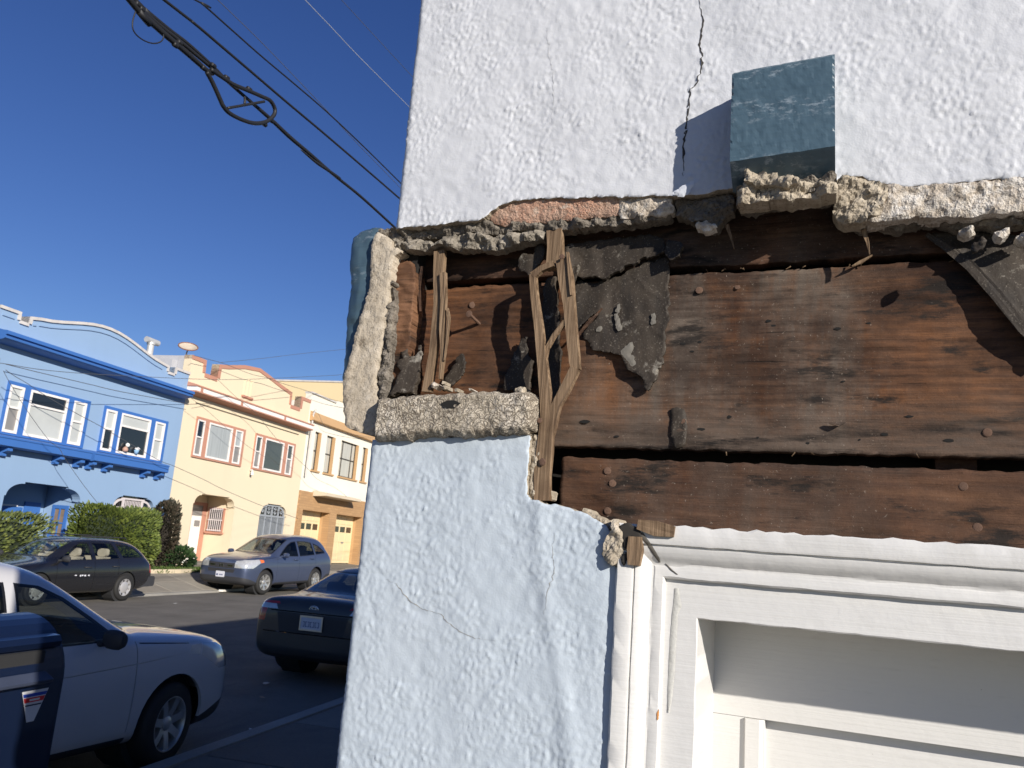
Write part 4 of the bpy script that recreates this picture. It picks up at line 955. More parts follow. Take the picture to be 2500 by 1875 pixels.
for (cx, cz_) in ((31.62, 2.8), (32.12, 2.76), (32.12, 2.93), (32.65, 2.76), (32.65, 2.93), (33.18, 2.8)):
    for d_ in (-1, 1):
        b = MB(); b.tube([(cx+d_*(.11-.10*t)*math.cos(t*7), OF+.11, cz_+(.09-.06*t)*math.sin(t*7)) for t in [i/16 for i in range(17)]], .012, 5); hy.p(b, 'scroll', M_GATE, gt)
b = MB(); b.tube([(30.02, OF-.05, 4.40), (30.02, OF-.14, 4.40), (30.02, OF-.14, 4.33)], .03, 6); b.lathe([(.03, 4.18), (.06, 4.2), (.05, 4.32), (.03, 4.34)], (30.02, OF-.14, 0), 'z', 10); hy.p(b, 'wall_lamp', M_SASH)

# ---- pale house with garages
hc = House('garage_house', 34.36, .75, 'pale cream house with tan brick base, two garage doors and dark barred windows')
S0, S1 = 34.36, 43.2
wins = [(35.22, 35.86), (36.46, 37.38), (38.08, 40.2), (40.75, 41.4)]; gars = [(34.82, 37.62), (38.38, 41.5)]
ZB = 3.95
b = MB(); b.prism([(S0, ZB), (S1, ZB), (S1, 8.78), (37.2, 8.72), (36.6, 8.6), (S0, 8.55)], 'y', OF, OF+.3, holes=[[(a, 5.0), (c, 5.0), (c, 6.85), (a, 6.85)] for a, c in wins]); hc.p(b, 'front_wall', M_CW)
def m_brick():
    m = NT('tan_brick'); t = m.n.new('ShaderNodeTexBrick'); t.inputs['Scale'].default_value = 1; t.inputs['Color1'].default_value = (.46, .275, .13, 1); t.inputs['Color2'].default_value = (.40, .235, .11, 1); t.inputs['Mortar'].default_value = (.34, .2, .1, 1)
    t.inputs['Brick Width'].default_value = .36; t.inputs['Row Height'].default_value = .11; t.inputs['Mortar Size'].default_value = .008
    m.link(m.mapping(rot=(R(90), 0, 0)), t.inputs['Vector']); m.base(t.outputs['Color']); m.set(rough=.9); return m.mat
b = MB(); b.prism([(S0, .4), (S1, .4), (S1, ZB-.001), (S0, ZB-.001)], 'y', OF-.06, OF+.3, holes=[[(a, .41), (c, .41), (c, 3.08), (a, 3.08)] for a, c in gars]); hc.p(b, 'brick_base', m_brick())
hc.boxp('house_body', M_CW, S0+.01, S1, OF+1.3, OF+13, .4, 8.2)
hc.boxp('side_wall', M_CW, S0+.005, S0+.2, OF+.301, OF+1.299, .4, 8.2)
hc.boxp('roof_edge', M_COPE, S0, 36.9, OF-.06, OF+.35, 8.56, 8.64)
b = MB(); b.prism([(OF-.001, 7.26), (OF-.22, 7.30), (OF-.20, 7.36), (OF-.001, 7.74)], 'x', S0+.1, S1); hc.p(b, 'tile_band', M_TAN)
for i, (a, c) in enumerate(wins):
    hc.boxp('window_lining', M_TAN, c-.16, c+.0005, OF+.002, OF+.14, 5.0005, 6.8495)
    M_DF = plain('dark_sash_%d' % i, (.06, .05, .04), .5)
    hc.window(a+.001, c-.161, 5.0005, 6.8495, OF+.10, M_DF, [P_LACE, P_LACE], split=5.95, mull=((a+.42, c-.62) if i == 2 else ()), w=.05)
    hc.boxp('window_sill', M_TAN, a-.08, c+.12, OF-.08, OF-.001, 4.92, 4.999)
b = MB(); b.prism([(OF-.061, 3.78), (OF-.75, 3.83), (OF-.75, 3.92), (OF-.70, 3.96), (OF-.061, 4.05)], 'x', 35.6, 39.6); hc.p(b, 'canopy', plain('canopy_cream', (.62, .52, .38), .8))
M_GD = plain('garage_door_cream', (.78, .62, .36), .6, var=.05)
for (a, c) in gars:
    hc.boxp('garage_reveal', M_TAN, c+.0005, c+.2, OF+.301, OF+.6, .5, 3.08)
    g = MB(); g.box(a-.1, c+.0, OF+.46, OF+.5, .6, 3.2); gd = hc.p(g, 'garage_door', M_GD)
    hc.boxp('garage_soffit', M_TAN, a, c, OF+.301, OF+.459, 3.081, 3.2)
    nrow = 5; zz = [.72+i*(3.05-.72)/nrow for i in range(nrow+1)]
    for i in range(nrow):
        for j in range(4):
            x0 = a+.08+j*(c-a-.16)/4; x1 = x0+(c-a-.16)/4-.05
            if i == 3: hc.p(MB().box(x0+.06, x1-.06, OF+.45, OF+.462, zz[i]+.08, zz[i+1]-.1), 'door_light', P_DARK, gd)
            else: hc.p(MB().box(x0, x1, OF+.438, OF+.4605, zz[i]+.03, zz[i+1]-.03), 'door_panel', M_GD, gd)
    hc.p(MB().box((a+c)/2+.3, (a+c)/2+.55, OF+.42, OF+.4375, 1.62, 1.7), 'letter_slot', P_GREY, gd)
b = MB(); b.tube([(34.55, OF-.12, 4.6), (34.55, OF-.12, 7.55), (34.75, OF-.12, 7.85)], .045, 8); hc.p(b, 'service_mast', M_COPE)
hc.boxp('roof_object', M_TAN, 41.0, 42.0, OF+2, OF+3, 8.3, 9.0)
# ---- tall tan block further along
ht = House('tan_block', 44.0, 1.0, 'plain tan side wall of a taller building above the pale house roof')
M_TB = plain('tan_stucco', (.68, .54, .32), .9, var=.04, vs=.4)
b = MB(); b.box(44.0, 60, OF+.6, OF+24, .5, 11.1); ht.p(b, 'wall', M_TB); b = MB(); b.box(43.95, 60.05, OF+.55, OF+24.05, 11.101, 11.2); ht.p(b, 'coping', M_COPE)
# ---- satellite dish on the party wall
DISH = empty('satellite_dish', sw(25.45, OF+.45, 8.13), ST_YAW, 'rust rimmed beige satellite dish on the roof wall between blue and yellow houses', 'dish')
b = MB(); n = 20; rows = []
ax = Vector((-.40, -.30, .86)).normalized(); u_ = ax.orthogonal().normalized(); v_ = ax.cross(u_)
for i in range(6):
    r_ = .40*i/5; rows.append([tuple(Vector((.05, 0, .26))+u_*r_*math.cos(2*math.pi*j/n)+v_*r_*.8*math.sin(2*math.pi*j/n)+ax*(.10*(i/5)**2)) for j in range(n+1)])
b.quadgrid(rows); o = b.build('reflector', plain('dish_beige', (.52, .44, .34), .7, var=.35, vs=7), DISH, smooth=True)
b = MB(); b.tube([rows[5][j] for j in range(n+1)], .02, 5); b.build('rim', plain('dish_rust', (.22, .10, .06), .9, var=.3, vs=20), DISH)
b = MB(); b.tube([(0.05, 0, .24), (.02, .02, 0)], .025, 6); b.build('mount', M_COPE, DISH)

# ================================================================== vehicles
def paint(name, c, rough=.28, metal=.35, coat=1.0):
    m = NT(name); n = m.noise(2.5, 4); d = m.noise(1, 4, .6, m.mapping((2, 2, 6)))
    m.base(m.mix(n, dark(c, .92), dark(c, 1.06))); m.set(rough=rough, metal=metal, coat=coat, coatr=.04)
    r = m.math('ADD', m.math('MULTIPLY', d, .12), rough-.05); m.link(r, m.b.inputs['Roughness']); return m.mat
def glassm(name, tint=(.45, .5, .48), refl=1.0):
    mt = bpy.data.materials.new(name); mt.use_nodes = True; t = mt.node_tree; t.nodes.clear()
    o = t.nodes.new('ShaderNodeOutputMaterial'); tr = t.nodes.new('ShaderNodeBsdfTransparent'); gl = t.nodes.new('ShaderNodeBsdfGlossy')
    mx = t.nodes.new('ShaderNodeMixShader'); fr = t.nodes.new('ShaderNodeFresnel'); fr.inputs['IOR'].default_value = 1.5
    tr.inputs['Color'].default_value = tint+(1,); gl.inputs['Roughness'].default_value = .02; gl.inputs['Color'].default_value = (refl, refl, refl, 1)
    no = t.nodes.new('ShaderNodeTexNoise'); no.inputs['Scale'].default_value = 3; mr = t.nodes.new('ShaderNodeMath'); mr.operation = 'MULTIPLY_ADD'
    t.links.new(no.outputs['Fac'], mr.inputs[0]); mr.inputs[1].default_value = .02; mr.inputs[2].default_value = .01; t.links.new(mr.outputs[0], gl.inputs['Roughness'])
    ge = t.nodes.new('ShaderNodeNewGeometry'); sb = t.nodes.new('ShaderNodeMath'); sb.operation = 'SUBTRACT'; sb.inputs[0].default_value = 1; t.links.new(ge.outputs['Backfacing'], sb.inputs[1])
    ml = t.nodes.new('ShaderNodeMath'); ml.operation = 'MULTIPLY'; t.links.new(sb.outputs[0], ml.inputs[0]); t.links.new(fr.outputs[0], ml.inputs[1]); t.links.new(ml.outputs[0], mx.inputs[0]); t.links.new(tr.outputs[0], mx.inputs[1]); t.links.new(gl.outputs[0], mx.inputs[2]); t.links.new(mx.outputs[0], o.inputs[0])
    return mt
G_CLEAR = glassm('car_glass', (.93, .95, .94)); G_TINT = glassm('tinted_glass', (.72, .75, .73)); G_DARK = glassm('dark_glass', (.52, .55, .55))
M_RUB = plain('black_rubber', (.018, .017, .016), .75, var=.2, vs=9, bump=.2, bs=60)
M_PLAST = plain('grey_black_plastic', (.035, .035, .038), .6, var=.1)
M_ALLOY = plain('silver_alloy', (.62, .61, .58), .32, metal=.75, var=.1, vs=6)
M_CHROME = plain('chrome', (.75, .75, .75), .12, metal=1.0, var=.03)
M_LENS = plain('lamp_lens', (.62, .62, .60), .12, metal=.4, coat=1, var=.35, vs=14)
M_AMBER = plain('amber_lens', (.75, .16, .03), .2, coat=1); M_RED = plain('red_lens', (.45, .02, .02), .2, coat=1, var=.2, vs=8)
M_TRIMB = plain('black_window_trim', (.012, .012, .013), .4)
M_SEATB = plain('beige_seat', (.42, .36, .28), .85); M_SEATD = plain('dark_seat', (.05, .05, .055), .85)
M_CABIN = plain('cabin_black', (.02, .02, .021), .9)
M_PLATE = plain('plate_white', (.66, .66, .70), .45, var=.08, vs=20); M_INK = plain('plate_ink', (.03, .05, .18), .6)
def evmesh(o):
    dg = bpy.context.evaluated_depsgraph_get(); dg.update(); return bpy.data.meshes.new_from_object(o.evaluated_get(dg), depsgraph=dg)
def tmp(me): o = bpy.data.objects.new('tmp', me); COL.objects.link(o); return o
def boolean(a, bm_, op):
    A, B = tmp(a), tmp(bm_); m = A.modifiers.new('b', 'BOOLEAN'); m.object = B; m.operation = op; m.solver = 'EXACT'
    r = evmesh(A); bpy.data.objects.remove(A); bpy.data.objects.remove(B); return r
def mbmesh(mb):
    o = mb.build('tmpm', None); me = o.data; bpy.data.objects.remove(o); return me
def split(me, name, mat, parent, names=None):
    bm = bmesh.new(); bm.from_mesh(me); bm.faces.ensure_lookup_table(); seen = set(); out = []
    for f in bm.faces:
        if f.index in seen: continue
        st = [f]; comp = []; seen.add(f.index)
        while st:
            g = st.pop(); comp.append(g)
            for e in g.edges:
                for h in e.link_faces:
                    if h.index not in seen: seen.add(h.index); st.append(h)
        vs = {}; V = []; Fc = []
        for g in comp:
            r = []
            for v in g.verts:
                if v.index not in vs: vs[v.index] = len(V); V.append(tuple(v.co))
                r.append(vs[v.index])
            Fc.append(r)
        if len(Fc) < 4: continue
        m2 = bpy.data.meshes.new(name); m2.from_pydata(V, [], Fc); out.append(mesh_obj(name, m2, mat, parent, smooth=True))
        try: m2.set_sharp_from_angle(angle=R(35))
        except Exception: pass
    bm.free(); return out
def shell(st):
    """st: rows (x, zbot, zbelt, zedge, ztop, hw, hwtop) -> double-walled closed body"""
    b = MB(); rings = []
    for (x, zb, zl, ze, zt, hw, ht) in st:
        half = [(0, zb), (hw*.80, zb), (hw-.03, zb+.05), (hw, zb+.22*(zl-zb)/.7), (hw+.004, zl-.17*(zl-zb)/.7), (hw-.03, zl),
                ((hw-.045)*.5+ht*.5, zl+(ze-zl)*.52), (ht+.012, ze), (ht*.70, zt-.014), (0, zt)]
        ring = [(x, -y, z) for y, z in half] + [(x, y, z) for y, z in half[-2:0:-1]]
        rings.append(ring)
    n = len(rings[0]); vs = [p for r in rings for p in r]
    fs = [(i*n+j, i*n+(j+1) % n, (i+1)*n+(j+1) % n, (i+1)*n+j) for i in range(len(rings)-1) for j in range(n)]
    h = n//2
    for e in (0, len(rings)-1):        # quads across the ends
        for j in range(h): 
            a, bq, c, d = e*n+j, e*n+j+1, e*n+(n-j-1) % n, e*n+(n-j) % n
            q = [a, bq, c, d]; q = [v for k, v in enumerate(q) if v not in q[:k]]
            if len(q) > 2: fs.append(tuple(q) if e else tuple(q[::-1]))
    b.add(vs, fs); o = tmp(mbmesh(b)); m = o.modifiers.new('s', 'SUBSURF'); m.levels = 2; m.render_levels = 2
    m = o.modifiers.new('k', 'SOLIDIFY'); m.thickness = .03; m.offset = -1; m.use_even_offset = False
    me = evmesh(o); bpy.data.objects.remove(o); return me
def wheel(parent, x, y, r, w, kind, steer=0, mat=None):
    sgn = 1 if y > 0 else -1
    e = empty('wheel', (x, y, r), steer, parent=parent); rr = r*.66
    b = MB(); b.lathe([(rr, -w/2), (r*.90, -w/2-.004), (r*.985, -w*.42), (r, -w*.3), (r, w*.3), (r*.985, w*.42), (r*.90, w/2+.004), (rr, w/2), (rr*.95, 0)], (0, 0, 0), 'y', 36, closed=True); b.build('tyre', M_RUB, e, smooth=True, angle=50)
    b = MB(); b.lathe([(rr*1.0, w*.46), (rr*1.02, w*.5), (rr*.96, w*.5), (rr*.9, w*.30), (rr*.9, -w*.2), (rr*1.0, -w*.3)], (0, 0, 0), 'y', 36, closed=True)
    M = mat or M_ALLOY
    f = w*.42
    if kind == 'spokes':
        for k in range(7):
            a = 2*math.pi*k/7+.2; ca, sa = math.cos(a), math.sin(a)
            pts = []
            for (q, hw_, d) in ((.16, .17, .30), (.55, .14, .40), (.93, .15, .44)):
                for s_ in (-1, 1): pts.append((rr*(q*ca-s_*hw_*sa), d*w, rr*(q*sa+s_*hw_*ca)))
            bk = [(p[0], p[1]-.05, p[2]) for p in pts]
            b.add(pts+bk, [(0, 1, 3, 2), (2, 3, 5, 4), (0, 2, 8, 6), (2, 4, 10, 8), (1, 7, 9, 3), (3, 9, 11, 5)])
        b.lathe([(rr*.26, w*.1), (rr*.26, w*.36), (rr*.2, w*.40), (.01, w*.41)], (0, 0, 0), 'y', 16)
    else:
        b.lathe([(rr*.70, w*.40), (rr*.62, w*.46), (rr*.30, w*.50), (.01, w*.51)], (0, 0, 0), 'y', 28)
        for k in range(8):
            a = 2*math.pi*k/8; b.add([(rr*q*math.cos(a+t), w*d, rr*q*math.sin(a+t)) for q, t, d in ((.66, -.22, .43), (.66, .22, .43), (.97, .26, .5), (.97, -.26, .5))], [(0, 1, 2, 3)])
    o = b.build('rim', M, e, smooth=True, angle=40)
    b = MB(); b.lathe([(.01, -.02), (rr*.93, -.02), (rr*.93, 0), (.01, 0.0)], (0, 0, 0), 'y', 24); b.build('rim_backing', M_CABIN, e)  # dark backing disc added to keep the gaps between spokes dark
    if sgn < 0: e.rotation_euler = (0, 0, math.pi+steer)
    return e
def rbox(mb, c, d, r, m=0):
    """box with rounded long corners"""
    x, y, z = c; a, b_, h = d[0]/2, d[1]/2, d[2]/2; r = min(r, b_*.9, h*.9); P = []
    for (sy, sz, t0) in ((1, 1, 0), (-1, 1, 90), (-1, -1, 180), (1, -1, 270)):
        for k in range(4): t = R(t0+30*k); P.append((y+sy*(b_-r)+r*math.cos(t), z+sz*(h-r)+r*math.sin(t)))
    return mb.prism(P, 'x', x-a, x+a, m)
def build_car(name, label, cat, pos, yaw, sp, pm, pitch=0.0, sc=1.0, glass=None, seats=M_SEATD, group=None):
    g = empty(name, pos, yaw, label, cat, group); g.rotation_euler = (0, pitch, yaw); g.scale = (sc, sc, sc)
    body = shell(sp['st']); base = body.copy()
    arch_ = MB()
    for x in sp['ax']:
        for s_ in (-1, 1): arch_.lathe([(sp['ra'], s_*.50), (sp['ra'], s_*1.3)], (x, 0, sp['r']+.02), 'y', 32)
    body = boolean(body, mbmesh(arch_), 'DIFFERENCE'); base = boolean(base, mbmesh(arch_), 'DIFFERENCE')
    for (nm, mat, prs, trim) in sp['ins']:
        cb = MB(); cs = MB()
        for (poly, ax_, a, b_) in prs:
            cb.prism(poly, ax_, a, b_)
            if trim:
                P = [Vector(p) for p in poly]; n = len(P); ar = sum(P[i].x*P[(i+1) % n].y-P[(i+1) % n].x*P[i].y for i in range(n)); sg = 1 if ar > 0 else -1
                Q = []
                for i in range(n):
                    d1 = (P[i]-P[i-1]).normalized(); d2 = (P[(i+1) % n]-P[i]).normalized(); n1 = Vector((-d1.y, d1.x))*sg; n2 = Vector((-d2.y, d2.x))*sg
                    m_ = (n1+n2); m_ = m_/max(m_.length_squared*.5, .5); Q.append(P[i]+m_*trim)
                cs.prism([tuple(q) for q in Q], ax_, a, b_)
        big = mbmesh(cb); body = boolean(body, big.copy(), 'DIFFERENCE')
        if nm is None: continue
        if trim:
            small = mbmesh(cs); ch = boolean(base.copy(), big, 'INTERSECT'); fr = boolean(ch.copy(), small.copy(), 'DIFFERENCE')
            mesh_obj('window_trim', fr, M_TRIMB, g, smooth=False)['kind'] = 'stuff'; split(boolean(ch, small, 'INTERSECT'), nm, mat, g)
        else: split(boolean(base.copy(), big, 'INTERSECT'), nm, mat, g)
    bo = mesh_obj('body', body, None, g, smooth=True); body.materials.clear(); body.materials.append(pm)
    body.polygons.foreach_set('material_index', [0]*len(body.polygons))
    try: body.set_sharp_from_angle(angle=R(38))
    except Exception: pass
    for x in sp['ax']:
        for s_ in (-1, 1):
            wheel(g, x, s_*sp['yw'], sp['r'], sp['tw'], sp['rim'], steer=sp.get('steer', 0) if x > 0 else 0, mat=sp.get('rimmat'))
            b = MB(); b.lathe([(.02, s_*.47), (sp['ra']+.02, s_*.47), (sp['ra']+.02, s_*.78)], (x, 0, sp['r']+.02), 'y', 24); b.build('wheel_liner', M_CABIN, g)
    x0, x1 = sp['ax'][1]+.55, sp['ax'][0]-.5
    b = MB(); b.box(x0, x1, -.62, .62, sp['floor'], sp['floor']+.04); b.box(x1, x1+.04, -.66, .66, sp['floor'], sp['dash']); b.prism([(x1-.28, sp['dash']-.12), (x1, sp['dash']), (x1+.3, sp['dash']), (x1+.3, sp['dash']-.2), (x1-.2, sp['dash']-.25)], 'y', -.66, .66); b.build('dashboard', M_CABIN, g)
    for (sx, row) in sp['seats']:
        for sy in ((-.36, .36) if row == 'f' else (0,)):
            w_ = .48 if row == 'f' else 1.15; b = MB(); zf = sp['floor']+.18
            b.box(sx-.05, sx+.45, sy-w_/2, sy+w_/2, zf, zf+.16)
            top = sp['hr']-.16
            b.prism([(sx-.1, zf+.1), (sx+.05, zf+.1), (sx-.10, top), (sx-.22, top)], 'y', sy-w_/2, sy+w_/2); se = b.build('seat', seats, g)
            for hy_ in ((sy,) if row == 'f' else (-.36, .36)):
                hb_ = MB(); rbox(hb_, (0, 0, 0), (.10, .27, .19), .07); h_ = hb_.build('headrest', seats, se); h_.location = (sx-.19, hy_, sp['hr']-.06)
    for f_ in sp.get('extra', ()): f_(g, pm)
    return g
def mirror_pair(x, z, yo, cap=None, size=(.12, .2, .15)):
    def f(g, pm):
        for s_ in (-1, 1):
            b = MB(); b.tube([(x+.02, s_*(yo-.10), z-.05), (x, s_*(yo+.02), z-.03)], .03, 8)
            pr = [(.02, -.5), (.7, -.47), (.95, -.3), (1, 0), (.95, .3), (.7, .47), (.02, .5)]
            n = 12; rows = []
            for (r_, h_) in pr: rows.append([(x+size[0]*.5*r_*math.cos(2*math.pi*j/n)*(.6 if math.cos(2*math.pi*j/n) < 0 else 1), s_*(yo+.1)+h_*size[1], z+size[2]*.5*r_*math.sin(2*math.pi*j/n)) for j in range(n+1)])
            b.quadgrid(rows); b.build('mirror', cap or pm, g, smooth=True, angle=50)
    return f
def handles(pts, y, mat=None):
    def f(g, pm):
        for (x, z) in pts:
            for s_ in (-1, 1):
                b = MB(); b.tube([(x-.1, s_*(y-.02), z), (x-.08, s_*(y+.022), z), (x+.08, s_*(y+.022), z), (x+.1, s_*(y-.02), z)], .013, 6); b.build('door_handle', mat or pm, g, smooth=True)
    return f
def plate(x, z, lean=0, back=True, blue=False):
    def f(g, pm):
        sg = -1 if back else 1
        p = empty('licence_plate', (x, 0, z), 0, parent=g); p.rotation_euler = (0, lean, 0)
        b = MB(); b.prism([(-.152, -.07), (-.14, -.082), (.14, -.082), (.152, -.07), (.152, .07), (.14, .082), (-.14, .082), (-.152, .07)], 'x', 0, sg*.008); b.build('plate', M_PLATE, p)
        b = MB(); rg = random.Random(3)
        if not blue:
            for k in range(7):
                y0 = -.118+k*.035; b.box(sg*.009, sg*.0105, y0, y0+.022, -.045, -.038); b.box(sg*.009, sg*.0105, y0, y0+.022, .014, .021); b.box(sg*.009, sg*.0105, y0+(.016 if k % 2 else 0), y0+.006+(.016 if k % 2 else 0), -.0379, .0139)
        else:
            b.box(sg*.009, sg*.0105, -.13, -.07, -.04, .005)
            for k in range(4): b.box(sg*.009, sg*.0105, -.03+k*.035, -.01+k*.035, -.035, .0)
        o = b.build('plate_marks', M_INK, p); o['kind'] = 'stuff'
        b = MB(); b.prism([(-.165, -.095), (.165, -.095), (.165, .095), (-.165, .095)], 'x', sg*.001, sg*.011, holes=[[(-.145, -.072), (.145, -.072), (.145, .072), (-.145, .072)]])
        if not blue: b.build('plate_frame', M_ALLOY, p)
    return f
def ring(b, c, ry, rz, r, n=22):
    b.tube([(c[0], c[1]+ry*math.cos(2*math.pi*i/n), c[2]+rz*math.sin(2*math.pi*i/n)) for i in range(n+1)], r, 6, caps=False)
def oval_badge(x, z, back=True):
    def f(g, pm):
        b = MB(); ring(b, (x, 0, z), .062, .042, .006); ring(b, (x, 0, z+.012), .044, .016, .005); ring(b, (x, 0, z), .020, .040, .005); b.build('emblem', M_CHROME, g, smooth=True)
    return f

# ---- sport utility body (two of them stand in the street)
def suv_spec(glass, rg, AMB=None):
    st = [(2.27, .40, .74, .82, .86, .62, .50), (2.22, .30, .84, .92, .96, .78, .63), (2.06, .24, .94, 1.01, 1.04, .88, .72), (1.70, .22, 1.01, 1.06, 1.10, .92, .77), (1.31, .22, 1.03, 1.08, 1.14, .925, .78),
          (.90, .22, 1.045, 1.10, 1.18, .925, .78), (.80, .22, 1.05, 1.15, 1.24, .925, .765), (.22, .22, 1.055, 1.49, 1.58, .925, .68), (.02, .22, 1.06, 1.58, 1.67, .925, .665), (-.35, .22, 1.06, 1.635, 1.73, .925, .655), (-.9, .22, 1.08, 1.64, 1.74, .925, .65),
          (-1.5, .22, 1.10, 1.61, 1.71, .915, .64), (-1.85, .26, 1.12, 1.53, 1.66, .90, .62), (-2.08, .30, 1.10, 1.34, 1.46, .875, .62), (-2.22, .34, 1.02, 1.12, 1.18, .85, .66), (-2.28, .40, .84, .90, .94, .80, .62)]
    sides = []
    for s_ in (-1, 1):
        a, b_ = (.3, 1.3) if s_ > 0 else (-1.3, -.3)
        for poly in ([(.72, 1.09), (.46, 1.27), (.20, 1.43), (-.02, 1.52), (-.24, 1.545), (-.24, 1.085)], [(-.32, 1.087), (-.32, 1.55), (-.75, 1.55), (-1.10, 1.515), (-1.16, 1.13)], [(-1.23, 1.14), (-1.18, 1.50), (-1.5, 1.42), (-1.80, 1.24), (-1.80, 1.18)]): sides.append((poly, 'y', a, b_))
    front = [([(-.67, 1.15), (.67, 1.15), (.60, 1.56), (.52, 1.595), (-.52, 1.595), (-.60, 1.56)], 'x', -.02, 1.1)]
    rear = [([(-.56, 1.18), (.56, 1.18), (.50, 1.52), (-.50, 1.52)], 'x', -2.4, -1.5)]
    hl = [([(1.66, .90), (1.95, .75), (2.4, .74), (2.4, .86), (2.10, .98), (1.70, 1.0)], 'y', a, b_) for a, b_ in ((.46, 1.2), (-1.2, -.46))]
    hl2 = hl
    amber = [([(1.50, .92), (1.645, .90), (1.685, 1.0), (1.52, .985)], 'y', a, b_) for a, b_ in ((.6, 1.2), (-1.2, -.6))]
    grille = [([(-.43, .72), (.43, .72), (.46, .87), (-.46, .87)], 'x', 2.05, 2.5)]
    grille2 = [([(-.44, .60), (.44, .60), (.48, .70), (-.48, .70)], 'x', 2.05, 2.5)]
    clad = [([(1.72, .10), (2.5, .10), (2.5, .50), (2.3, .50), (2.0, .43), (1.74, .34)], 'y', -1.3, 1.3), ([(-2.5, .1), (-1.72, .1), (-1.72, .36), (-1.9, .50), (-2.5, .56)], 'y', -1.3, 1.3), ([(-.9, .10), (.88, .10), (.88, .32), (-.9, .34)], 'y', -1.3, 1.3)]
    seams = []
    for (x_, z0, z1) in ((.86, .36, 1.07), (-.28, .36, 1.08), (-1.20, .75, 1.12)):
        for a, b_ in ((.7, 1.3), (-1.3, -.7)): seams.append(([(x_-.005, z0), (x_+.005, z0), (x_+.005, z1), (x_-.005, z1)], 'y', a, b_))
    for a, b_ in ((.5, 1.3), (-1.3, -.5)): seams.append(([(.90, 1.048), (1.5, 1.005), (1.5, 1.012), (.90, 1.058)], 'y', a, b_))
    tl = [([(-2.5, .95), (-2.12, .98), (-2.0, 1.3), (-2.06, 1.34), (-2.5, 1.3)], 'y', a, b_) for a, b_ in ((.62, 1.2), (-1.2, -.62))]
    crease = [([(-1.95, .905), (-.9, .86), (.2, .868), (1.0, .90), (1.50, .935), (1.50, .941), (1.0, .907), (.2, .875), (-.9, .867), (-1.95, .912)], 'y', a, b_) for a, b_ in ((.906, 1.3), (-1.3, -.906))]
    def ext(g, pm):
        b = MB(); b.box(2.225, 2.266, -.40, .40, .775, .815); b.build('grille_bar', M_CHROME, g)
        b = MB(); b.box(2.262, 2.275, -.06, -.035, .75, .84); b.box(2.262, 2.275, .035, .06, .75, .84); b.box(2.263, 2.274, -.0349, .0349, .785, .805); b.build('emblem', M_CHROME, g)
        for z_ in (.62, .66): MB().box(2.22, 2.25, -.42, .42, z_, z_+.015).build('grille_slat', M_PLAST, g)
        for s_ in (-1, 1):
            b = MB(); b.lathe([(.02, 0), (.06, .01), (.065, .04), (.01, .05)], (0, 0, 0), 'x', 12); o = b.build('fog_lamp', M_PLAST, g); o.location = (2.10, s_*.66, .44)
            b = MB(); b.tube([(-.45, s_*.63, 1.665), (-.4, s_*.63, 1.70), (-1.5, s_*.61, 1.69), (-1.55, s_*.61, 1.655)], .012, 6)
    return dict(st=st, ax=(1.36, -1.28), ra=.40, r=.345, yw=.80, tw=.22, rim='spokes', floor=.35, dash=1.06, hr=1.36, seats=((-.1, 'f'), (-.98, 'r')),
                ins=[('side_window', glass, sides, .022), ('windscreen', G_CLEAR, front, .02), ('rear_window', glass, rear, .02), ('headlight', M_LENS, hl, 0), ('turn_signal', AMB or M_AMBER, amber, 0), ('grille', M_PLAST, grille, 0), ('lower_grille', M_PLAST, grille2, 0), ('bumper_cladding', M_PLAST, clad, 0), ('tail_light', M_RED, tl, 0), (None, None, seams, 0), (None, None, crease, 0)],
                extra=[ext, mirror_pair(.62, 1.13, .93), handles(((-.08, .99), (-.98, 1.02)), .925)])
sp = suv_spec(G_DARK, 1); sp['extra'] = sp['extra']+[plate(2.272, .54, 0, False, True)]; sp['steer'] = R(-4)
BLUE_SUV = build_car('parked_suv', 'slate blue SUV with amber corner lamps parked nose out before the yellow house', 'car', Vector((-16.62, 21.57, .03)), R(271.8), sp, paint('slate_blue_paint', (.072, .092, .155), .3, .4), R(1.2), 1.0, group='cars parked in the street')
sp = suv_spec(G_TINT, 2, M_LENS)
sp['extra'] = [sp['extra'][0], mirror_pair(.46, 1.13, .92, M_PLAST), handles(((-.08, .99), (-.98, 1.02)), .925, M_PLAST)]; sp['steer'] = R(8)
WHITE_SUV = build_car('parked_suv', 'white SUV in shade behind the blue mailbox with black mirror', 'car', Vector((-5.62, 4.07, 0)), R(92.5), sp, paint('white_paint', (.58, .57, .57), .3, .0), 0, .90, group='cars parked in the street')
# ---- saloon
st = [(2.40, .36, .54, .60, .63, .52, .40), (2.30, .26, .64, .71, .745, .74, .58), (2.0, .20, .76, .82, .86, .87, .70), (1.5, .19, .86, .90, .955, .915, .74), (1.12, .19, .90, .95, 1.03, .92, .75), (.98, .19, .91, 1.0, 1.08, .92, .74), (.35, .19, .93, 1.33, 1.41, .92, .61), (.0, .19, .94, 1.40, 1.48, .92, .58), (-.6, .19, .95, 1.395, 1.475, .92, .575),
      (-.95, .19, .96, 1.32, 1.40, .92, .59), (-1.55, .19, .985, 1.09, 1.17, .915, .65), (-1.72, .20, .99, 1.055, 1.115, .91, .68), (-2.05, .22, 1.0, 1.05, 1.09, .895, .70), (-2.30, .27, .985, 1.045, 1.075, .86, .70), (-2.385, .34, .90, .965, .99, .80, .66), (-2.41, .42, .76, .80, .83, .72, .56)]
sides = []; seams = []
